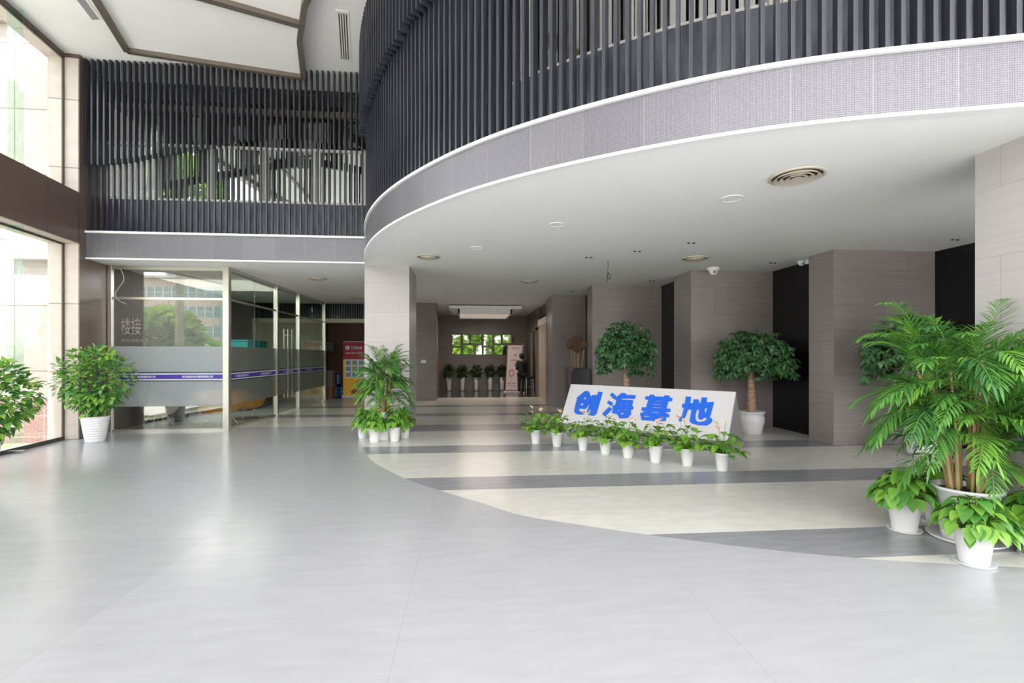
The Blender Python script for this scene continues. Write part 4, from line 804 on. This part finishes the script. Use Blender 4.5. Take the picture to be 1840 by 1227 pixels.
# ================================================================== PLANTS
def pot(t, R, r_, h, mt='whitepl', sq=0, ribs=0, rim=0.012, base='pot'):
    g = MB(); pr = [(0, 0), (r_*.96, 0), (r_, 0.01)]
    if ribs:
        for k in range(ribs):
            for f_ in (0.15, 0.85, 1.0): z = 0.01+(h-0.05)*(k+f_)/ribs; rr = r_+(R-r_)*z/h; pr.append((rr*(1.0 if f_ != 1.0 else 0.975), z))
    pr += [(R*.985, h-rim*2.2), (R*1.02, h-rim*2), (R*1.02, h), (R*.94, h), (R*.90, h-0.05), (0, h-0.05)]
    g.lathe(pr, 36 if not sq else 48, sq=sq); g.build(base, mt, t, smooth=not sq)
    g = MB(); g.lathe([(R*.9, h-0.045), (0, h-0.035)], 24); g.build('soil', 'soil', t)
OV = (0.0, 0.8, 1.0, 0.75, 0.35, 0.0)
def anthurium(loc, s_, seed, lb, flowers=3):
    t = thing('potted_anthurium', lb, 'potted plant', loc, seed*0.9, 'row of flowering pots in front of the sign'); t.scale = (s_, s_, s_); rnd = random.Random(seed)
    pot(t, 0.104, 0.072, 0.255)
    g = MB(); lf = MB()
    for i in range(64):
        a = rnd.uniform(0, 2*PI); sp = rnd.uniform(0.02, 0.23); h = rnd.uniform(0.32, 0.60)-sp*.4 if i > 20 else rnd.uniform(0.26, 0.38); e = Vector((math.cos(a)*sp, math.sin(a)*sp, h)); b0 = Vector((math.cos(a)*.04, math.sin(a)*.04, .21))
        g.tube([b0, (b0+e)/2+Vector((-math.cos(a)*.02, -math.sin(a)*.02, .04)), e], 0.0035, 4, cap=False)
        l_ = rnd.uniform(0.10, 0.18); d = Vector((math.cos(a), math.sin(a), rnd.uniform(-.4, .7))); lf.leaf(e, d, (0, 0, 1), l_, l_*.74, droop=rnd.uniform(.4, 1.1), mi=rnd.choice([0, 0, 1, 1, 2]), prof=OV)
    for i in range(60):
        a = rnd.uniform(0, 2*PI); r0 = rnd.uniform(0, .07); lf.leaf((math.cos(a)*r0, math.sin(a)*r0, rnd.uniform(.22, .34)), (math.cos(a)*.5, math.sin(a)*.5, 1), (0, 0, 1), rnd.uniform(.05, .09), .03, droop=.5, mi=rnd.choice([0, 1, 1]), prof=OV)
    g.build('stems', M['lf'][1], t, smooth=True); lf.build('foliage', M['lf'], t, smooth=True)
    for k in range(flowers):
        f_ = MB(); a = rnd.uniform(0, 2*PI); e = Vector((math.cos(a)*rnd.uniform(.03, .12), math.sin(a)*.08, rnd.uniform(.56, .68)))
        f_.tube([(0, 0, .24), (e.x*.5, e.y*.5, .42), e], .003, 4); f_.leaf(e, (math.cos(a)*.4, -0.6, .6), (0, -.3, 1), .10, .08, droop=.2, prof=OV, mi=1); f_.leaf(e, (-.4, -.4, .8), (0, -.5, 1), .06, .04, droop=.3, prof=OV, mi=1)
        f_.tube([e, e+Vector((0, -.012, .045))], [.006, .003], 6, mi=2); f_.build('flower', [M['lf'][1], M['pink'] if (k+seed) % 2 else M['pwhite'], M['byel']], t, smooth=True)
rowp = [(963, 797.5, .98, 'leftmost of the row'), (1001, 803.5, 1.0, 'second from the left in the row'), (1047.5, 810, .95, 'third from the left in the row'), (1088, 817, 1.0, 'fourth from the left in the row'), (1128.5, 824, 1.0, 'fourth from the right in the row'), (1178, 832, 1.03, 'third from the right in the row'), (1235.5, 838, 1.0, 'second from the right in the row'), (1298, 847, 1.0, 'rightmost and nearest of the row')]
for k, (a, b, s_, w_) in enumerate(rowp):
    p = atz(a, b-1.5); anthurium((p.x, p.y, 0), s_, k+11, 'white pot of pale flowering anthurium before the sign, '+w_, 3 if k in (0, 7) else 2)
def pothos(loc, seed, lb, R=.15, r_=.10, h=.33, n=80, lsz=.15, saucer=True, spread=.24, grp=None, s_=1.0, top=.2, lim=None):
    t = thing('potted_pothos', lb, 'potted plant', loc, 0 if lim else seed*1.1, grp); t.scale = (s_,)*3; rnd = random.Random(seed); pot(t, R, r_, h)
    if saucer: g = MB(); g.lathe([(0, 0.004), (r_*1.3, 0.004), (r_*1.42, .018), (r_*1.45, .018), (r_*1.33, 0), (0, 0)], 32); g.build('saucer', 'whitepl', t, smooth=True)
    g = MB(); lf = MB()
    for i in range(n):
        a = rnd.uniform(0, 2*PI); q = rnd.random()**.7; sp = spread*q; zz = h+.01+top*(1-q*q)*rnd.uniform(.35, 1.15)+rnd.uniform(-.03, .05); e = Vector((math.cos(a)*sp, math.sin(a)*sp, zz)); b0 = Vector((math.cos(a)*.05, math.sin(a)*.05, h-.04))
        g.tube([b0, (b0+e)/2+Vector((0, 0, .06)), e], 0.004, 4, cap=False); l_ = lsz*rnd.uniform(.7, 1.15); lf.leaf(e, (math.cos(a), math.sin(a), .25-.9*q), (0, 0, 1), l_, l_*.66, droop=rnd.uniform(.5, 1.2), mi=rnd.choice([0, 0, 1, 2]), prof=(0.25, 0.95, 1.0, .8, .45, 0.0), fold=.3)
    if lim: lf.v = [(min(v[0], lim-.2+.2*(1-math.exp(-(v[0]-lim+.2)/.2))) if v[0] > lim-.2 else v[0], v[1], v[2]) for v in lf.v]; g.v = [(min(v[0], lim-.02), v[1], v[2]) for v in g.v]
    g.build('stems', M['lf'][0], t, smooth=True); lf.build('foliage', M['lf'], t, smooth=True); return t
G1 = 'small leafy pots around the palm at the column'
for k, (a, b, s_, lb) in enumerate(((652, 788.5, .95, 'small leafy plant in white pot, leftmost behind at the column palm'), (673, 795.5, 1.0, 'small leafy plant in white pot in front, left of the column palm'), (709, 794, 1.0, 'small leafy plant in white pot in front, right of the column palm'), (727, 788, .95, 'small leafy plant in white pot, rightmost behind at the column palm'))):
    p = atz(a, b-1.5); pothos((p.x, p.y, 0), 30+k, lb, R=.108, r_=.085, h=.27, n=110, lsz=.14, saucer=False, spread=.17, top=.34, grp=G1, s_=s_)
def palm(loc, seed, lb, potf, H=1.6, stems=9, ph=.5, fr=5, ll=.30, spread=.62, lw=.032, base_r=.12, hr=(.55, 1.0), lim=None, el0=.5):
    t = thing('potted_palm', lb, 'potted palm', loc, 0); rnd = random.Random(seed); potf(t); canes = []; fol = MB()
    for s_ in range(stems):
        a = 2*PI*s_/stems+rnd.uniform(-.3, .3); b0 = Vector((math.cos(a)*base_r*rnd.random()**.5, math.sin(a)*base_r*rnd.random()**.5, ph-.06)); h = H*rnd.uniform(*hr)*.62; lean = rnd.uniform(.05, .22)*h
        top = b0+Vector((math.cos(a)*lean, math.sin(a)*lean, h)); c = MB(); mid = (b0+top)/2+Vector((-math.cos(a)*.02, -math.sin(a)*.02, 0)); pts = catmull([b0, mid, top], 5); c.tube(pts, [.017-.009*i/len(pts) for i in range(len(pts))], 7); canes.append(c)
        for f_ in range(fr):
            fa = a+rnd.uniform(-1.3, 1.3) if f_ else a; k = rnd.uniform(.45, 1.0) if f_ > 2 else 1.0; st = b0.lerp(top, k); el = (1.35 if f_ == 0 else rnd.uniform(el0, 1.35)) if k > .7 else rnd.uniform(.35, 1.0); d = Vector((math.cos(fa)*math.cos(el), math.sin(fa)*math.cos(el), math.sin(el))); L_ = spread*rnd.uniform(.75, 1.2)
            nseg = 17; p = st.copy(); dd = d.copy(); rp = [p.copy()]
            for i in range(nseg): dd = (dd-Vector((0, 0, .085+.05*i/nseg))).normalized(); p = p+dd*L_/nseg; rp.append(p.copy())
            fol.tube(rp[::2]+[rp[-1]], .0035, 4, mi=1, cap=False); side = d.cross(Vector((0, 0, 1))).normalized(); mi0 = rnd.choice([0, 0, 1, 2])
            for i in range(3, nseg+1):
                tt = (rp[i]-rp[i-1]).normalized(); q = i/nseg; l_ = ll*(math.sin(PI*min(1, .25+.75*q))*.6+.4)*rnd.uniform(.85, 1.1)
                for sg in (-1, 1): fol.leaf(rp[i], tt*(.8+.5*q)+side*sg*.8+Vector((rnd.uniform(-.15, .15), rnd.uniform(-.15, .15), .15)), (0, 0, 1), l_, lw, droop=rnd.uniform(.35, .8), mi=mi0 if rnd.random() < .8 else rnd.choice([0, 1, 2]), prof=(.3, 1, .8, 0), fold=.5)
            fol.leaf(rp[-1], dd, (0, 0, 1), ll*.7, lw, droop=.3, mi=mi0, prof=(.3, 1, .8, 0))
    if lim:
        ax, mx_ = lim
        def cl(v):
            v = list(v); e = v[ax]*(1 if mx_ > 0 else -1)-abs(mx_)+.2
            if e > 0: v[ax] = (abs(mx_)-.2+.2*(1-math.exp(-e/.2)))*(1 if mx_ > 0 else -1)
            return tuple(v)
        fol.v = [cl(v) for v in fol.v]
        for c in canes: c.v = [cl(v) for v in c.v]
    for c in canes: c.build('cane', 'cane', t, smooth=True)
    fol.build('fronds', M['palm'], t, smooth=True); return t
p = atz(690, 789)
palm((p.x, p.y, 0), 7, 'feathery palm in tall tapered white pot against the column', lambda t: pot(t, .155, .12, .54, sq=8), H=1.55, stems=16, ph=.54, fr=9, ll=.15, spread=.50, lw=.017, hr=(.5, 1.0), el0=.7, lim=(1, 10.43-p.y))
def bigpot(t): 
    g = MB(); g.lathe([(0, 0.006), (.24, 0.006), (.27, .03), (.28, .03), (.25, 0), (0, 0)], 40); g.build('saucer', 'whitepl', t, smooth=True); pot(t, .245, .17, .46)
p = atz(1737, 968)
palm((p.x, p.y, 0), 21, 'large bright green palm in big white pot at right', bigpot, H=2.0, stems=16, ph=.46, fr=9, ll=.25, spread=.62, lw=.020, base_r=.15, hr=(.35, 1.0), el0=.7, lim=(0, 4.80-p.x))
G2 = 'leafy pots around the large palm'
p = atz(1625, 952); pothos((p.x, p.y, 0), 51, 'leafy plant in white pot with saucer, leftmost at the large palm', R=.135, r_=.095, h=.31, n=150, lsz=.13, spread=.23, grp=G2)
p = atz(1750, 1012); pothos((p.x, p.y, 0), 52, 'leafy plant in white pot with saucer in front of the large palm', R=.125, r_=.09, h=.28, n=150, lsz=.13, spread=.23, grp=G2)
p = atz(1869, 1000); pothos((p.x, p.y, 0), 53, 'leafy plant in white pot at the right picture edge', R=.125, r_=.09, h=.28, n=100, lsz=.16, spread=.22, grp=G2, lim=4.80-p.x)
p = atz(1688, 938); pothos((p.x, p.y, 0), 54, 'leafy plant in white pot mostly hidden behind the large palm pot', R=.13, r_=.10, h=.32, n=70, lsz=.15, spread=.19, grp=G2)
# umbrella-crowned money trees
def money(loc, seed, lb, cz, cr, ch, off=(0, 0), n=260, th=.9, gaps=0):
    t = thing('potted_money_tree', lb, 'potted tree', loc, 0); rnd = random.Random(seed)
    g = MB(); g.lathe([(0, 0), (.19, 0), (.20, .01), (.215, .10), (.25, .24), (.255, .33), (.235, .39), (.245, .42), (.27, .45), (.265, .465), (.235, .45), (.215, .41), (0, .40)], 40); g.build('pot', 'whitepl', t, smooth=True)
    g = MB(); g.lathe([(.22, .405), (0, .42)], 24); g.build('soil', 'soil', t)
    top = Vector((off[0]*.4, off[1]*.4, cz-ch*.35)); g = MB(); g.tube(catmull([Vector((0, 0, .38)), Vector((.01, 0, .55)), Vector((off[0]*.15, 0, (cz-.4)*.6+.4)), top], 5), [.115-.048*min(1, i/9) for i in range(16)], 14)
    g.build('trunk', 'trunk', t, smooth=True)
    fol = MB(); br = MB(); c0 = Vector((off[0], off[1], cz))
    for i in range(n):
        a = rnd.uniform(0, 2*PI); q = rnd.random()**.5; zz = math.sqrt(max(0, 1-q*q))*rnd.uniform(-.45, 1)-.95*q*q*rnd.random()+.05
        lump = 1+.12*math.sin(3*a+seed)+.08*math.sin(5*a+2*seed); e = c0+Vector((math.cos(a)*q*cr*lump, math.sin(a)*q*cr*.9*lump, zz*ch))
        if i % 6 == 0: br.tube([top-Vector((0, 0, .1)), (top+e)/2+Vector((0, 0, .06)), e], [.012, .007, .003], 5, cap=False)
        out = (Vector((math.cos(a)*q, math.sin(a)*q, .45*(1-q)))).normalized(); m_ = rnd.choice([0, 0, 1, 2])
        for k in range(7):
            b_ = 2*PI*k/7+rnd.random(); sd = Vector((math.cos(b_), math.sin(b_), rnd.uniform(-.7, .1)))+out*.5; fol.leaf(e, sd, (0, 0, 1), rnd.uniform(.10, .17), .052, droop=rnd.uniform(.5, 1.3), mi=m_, prof=(.15, .7, 1, 0), fold=.3)
    br.build('branches', 'trunk', t, smooth=True); fol.build('foliage', M['mt'], t, smooth=True); return t
p = atz(1359, 781); money((p.x, p.y+.18, 0), 3, 'money tree with round dense crown in white pot beside the second pilaster', 1.62, .74, .56, n=720)
p2 = aty(1129, 700, 10.05); money((p2.x, 10.15, 0), 8, 'money tree with ragged crown rising behind the sign board', 1.74, .62, .62, off=(-.06, 0), n=520)
p = atz(1675, 822); money((p.x, p.y+.15, 0), 5, 'money tree in white pot partly hidden by the large palm', 1.70, .70, .56, off=(-.18, 0), n=560)
# bushes by the window
def bush(loc, seed, lb, R=.22, r_=.15, h=.48, cz=1.05, rad=(.58, .5, .62), n=1500, sz=.11):
    t = thing('potted_shrub', lb, 'potted shrub', loc, 0); rnd = random.Random(seed); pot(t, R, r_, h, ribs=9)
    g = MB(); lf = MB()
    for i in range(16):
        a = rnd.uniform(0, 2*PI); q = rnd.random()**.6; e = Vector((math.cos(a)*rad[0]*q*.6, math.sin(a)*rad[1]*q*.8, cz+rad[2]*rnd.uniform(-.2, .8)*(1-q*.5))); g.tube([(math.cos(a)*.05, math.sin(a)*.05, h-.05), (e.x*.4, e.y*.4, (h+e.z)/2+.05), tuple(e)], [.011, .008, .003], 5)
    for i in range(n):
        while True:
            v = Vector((rnd.uniform(-1, 1), rnd.uniform(-1, 1), rnd.uniform(-1.1, 1)))
            if .45 < v.length < 1.05: break
        k = 1-.38*max(0, -v.z); ln = 1+.1*math.sin(4*math.atan2(v.y, v.x)+seed); e = Vector((v.x*rad[0]*k*ln, v.y*rad[1]*k*ln, cz+v.z*rad[2])); s_ = sz*rnd.uniform(.6, 1.2)
        lf.leaf(e, v+Vector((rnd.uniform(-.7, .7), rnd.uniform(-.7, .7), rnd.uniform(-.5, .5))), (rnd.uniform(-.4, .4), rnd.uniform(-.4, .4), 1), s_, s_*.62, droop=rnd.uniform(.3, 1), mi=rnd.choice([0, 0, 1, 2]), prof=OV)
    g.build('stems', M['bush'][2], t, smooth=True); lf.build('foliage', M['bush'], t, smooth=True)
p = atz(171, 793.5); bush((p.x, p.y, 0), 4, 'bushy green plant in ribbed white pot in front of the meeting room glass', rad=(.60, .5, .64), cz=1.12)
p = atz(-40, 862); bush((p.x, p.y, 0), 9, 'bushy green plant cut by the left picture edge by the window', rad=(.66, .5, .55), cz=1.02, n=1500, sz=.12)
# ================================================================== OUTSIDE
m = MB(); m.box((-260, -260, -0.30), (260, 60, -0.12)); M['grass'] = mat('lawn', (0.14, 0.24, 0.06), 0.9); speckle(M['grass'], (0.09, 0.13, 0.04), (0.20, 0.22, 0.12), coord='Object', nscale=3); struct('ground', m, 'grass')
M['paving'] = mat('pale_paving', (0.55, 0.54, 0.52), 0.8)
m = MB(); m.box((-14.0, -38, -0.12), (60, -5.01, -0.05)); m.box((9.7, -5.01, -.12), (60, 20, -.05)); m.box((-30, -5.01, -0.12), (-8.9, 7.5, -0.06)); m.box((-80, -12, -0.12), (-24, 30, -0.08)); struct('ground_paving', m, 'paving')
# wing of the same building seen through the left windows
m = MB(); m.box((-22, 10.45, -0.12), (-8.03, 10.9, 8.35)); m.box((-22, 10.33, 8.2), (-7.9, 10.9, 8.4)); m.box((-8.03, 10.33, -.12), (-7.9, 10.9, 8.2)); struct('wall_wing', m, 'wing')
m = MB(); m.box((-22, 10.38, -0.12), (-8.04, 10.46, 0.78)); struct('wall_wing_base', m, 'granite')
m = MB(); m.box((-22, 10.37, 0.78), (-8.04, 10.45, 0.83)); struct('trim_12', m, 'cream')
def mir(px, D, plane=YG): d = ray(px, 600); return Vector((d.x*D, 2*plane-d.y*D, 0))
def outtree(loc, H, R, seed, lb, ch=None, n=1500, sz=.5):
    t = thing('garden_tree', lb, 'tree', loc, 0, 'trees outside the lobby'); rnd = random.Random(seed); ch = ch or R
    g = MB(); g.tube([(0, 0, -.1), (.05, 0, H-ch*1.6), (.1, 0, H-ch)], [.22, .16, .10], 8); g.build('trunk', 'trunk', t, smooth=True)
    lf = MB(); leafy(lf, rnd, n, (0, 0, H-ch), (R, R, ch), sz, shell=.4, wr=.8, up0=.1, droop=.2, prof=(0.4, 1, .8, 0)); lf.build('foliage', M['out'], t, smooth=True)
q = mir(298, 33); outtree((q.x, q.y, -.1), 4.8, 2.2, 1, 'broad green tree mirrored in the meeting room glass', ch=1.9, n=2600, sz=.55)
q = mir(374, 42); outtree((q.x, q.y, -.1), 3.0, 1.3, 2, 'low green tree mirrored right of the lamp post', ch=1.5, n=1200, sz=.45)
for k, (x, y, h) in enumerate(((-10, -50, 10), (-1.5, -50, 10.5), (7, -50, 9.5), (15.5, -50, 10), (-18.5, -50, 10))):
    outtree((x, y, -.1), h, 4.1, 20+k, 'green tree before the glazed front, '+['second from the left', 'middle one', 'second from the right', 'rightmost', 'leftmost'][k]+' in the mirrors', ch=4.8, n=1600, sz=1.0)
outtree((-15.5, -5.5, -.1), 12.5, 2.2, 40, 'tall green tree beyond the left windows, reflected in the upper panes', ch=2.8, n=1500, sz=.6)
# office block and tower reflected in the glass
M['ofw'] = mat('office_brick', (0.62, 0.47, 0.42), .7); M['ofg'] = mat('office_glass', (0.22, 0.30, 0.34), .15); M['tow'] = mat('tower_concrete', (0.66, 0.63, 0.62), .8); M['ofr'] = mat('office_frame', (0.75, 0.76, 0.76), .6)
q = mir(372, 92); t = thing('office_building', 'pink brick office block mirrored in the meeting room glass', 'building', (q.x, q.y, -.1), 0.1)
g = MB(); g.box((-14, -8, 0), (9, 6, 15.6)); g.box((-30, -10, 0), (-14, 4, 13.4)); g.box((9, -10, 0), (16, 4, 13.8)); g.build('walls', 'ofw', t)
for fl_ in range(4):
    g = MB(); z = 1.6+fl_*3.5; g.box((-13, 6.0, z), (8.5, 6.06, z+1.9)); f_ = g.build('window', 'ofg', t)
    g = MB()
    for k in range(15): g.box((-13+k*1.5, 6.06, z), (-12.85+k*1.5, 6.14, z+1.9))
    g.box((-13, 6.06, z+.9), (8.5, 6.12, z+1.0)); g.build('window_bars', 'ofr', f_)
g = MB(); g.box((-15, -9, 15.6), (9.5, 6.6, 16)); g.build('parapet', 'tow', t)
q = mir(345, 230); t = thing('tower_block', 'pale high-rise block far beyond the office, mirrored in the glass', 'building', (q.x, q.y, -.1))
g = MB(); g.box((-7, -7, 0), (7, 8, 52)); g.build('walls', 'tow', t)
for k in range(4):
    g = MB()
    for f_ in range(14): g.box((-6+k*3.2, 8, 4+f_*3.4), (-4.4+k*3.2, 8.08, 6+f_*3.4))
    g.build('window', 'ofg', t)
q = mir(327, 27); t = thing('lamp_post', 'grey park lamp post with round head mirrored in the glass', 'lamp post', (q.x, q.y, -.1))
g = MB(); g.tube([(0, 0, 0), (0, 0, 2.6)], .05, 8); g.build('post', 'signside', t); g = MB(); g.lathe([(0, -.12), (.1, -.07), (.13, 0), (.1, .08), (0, .12)], 14, c=(0, 0, 2.7)); g.build('lamp_head', 'white', t, smooth=True)
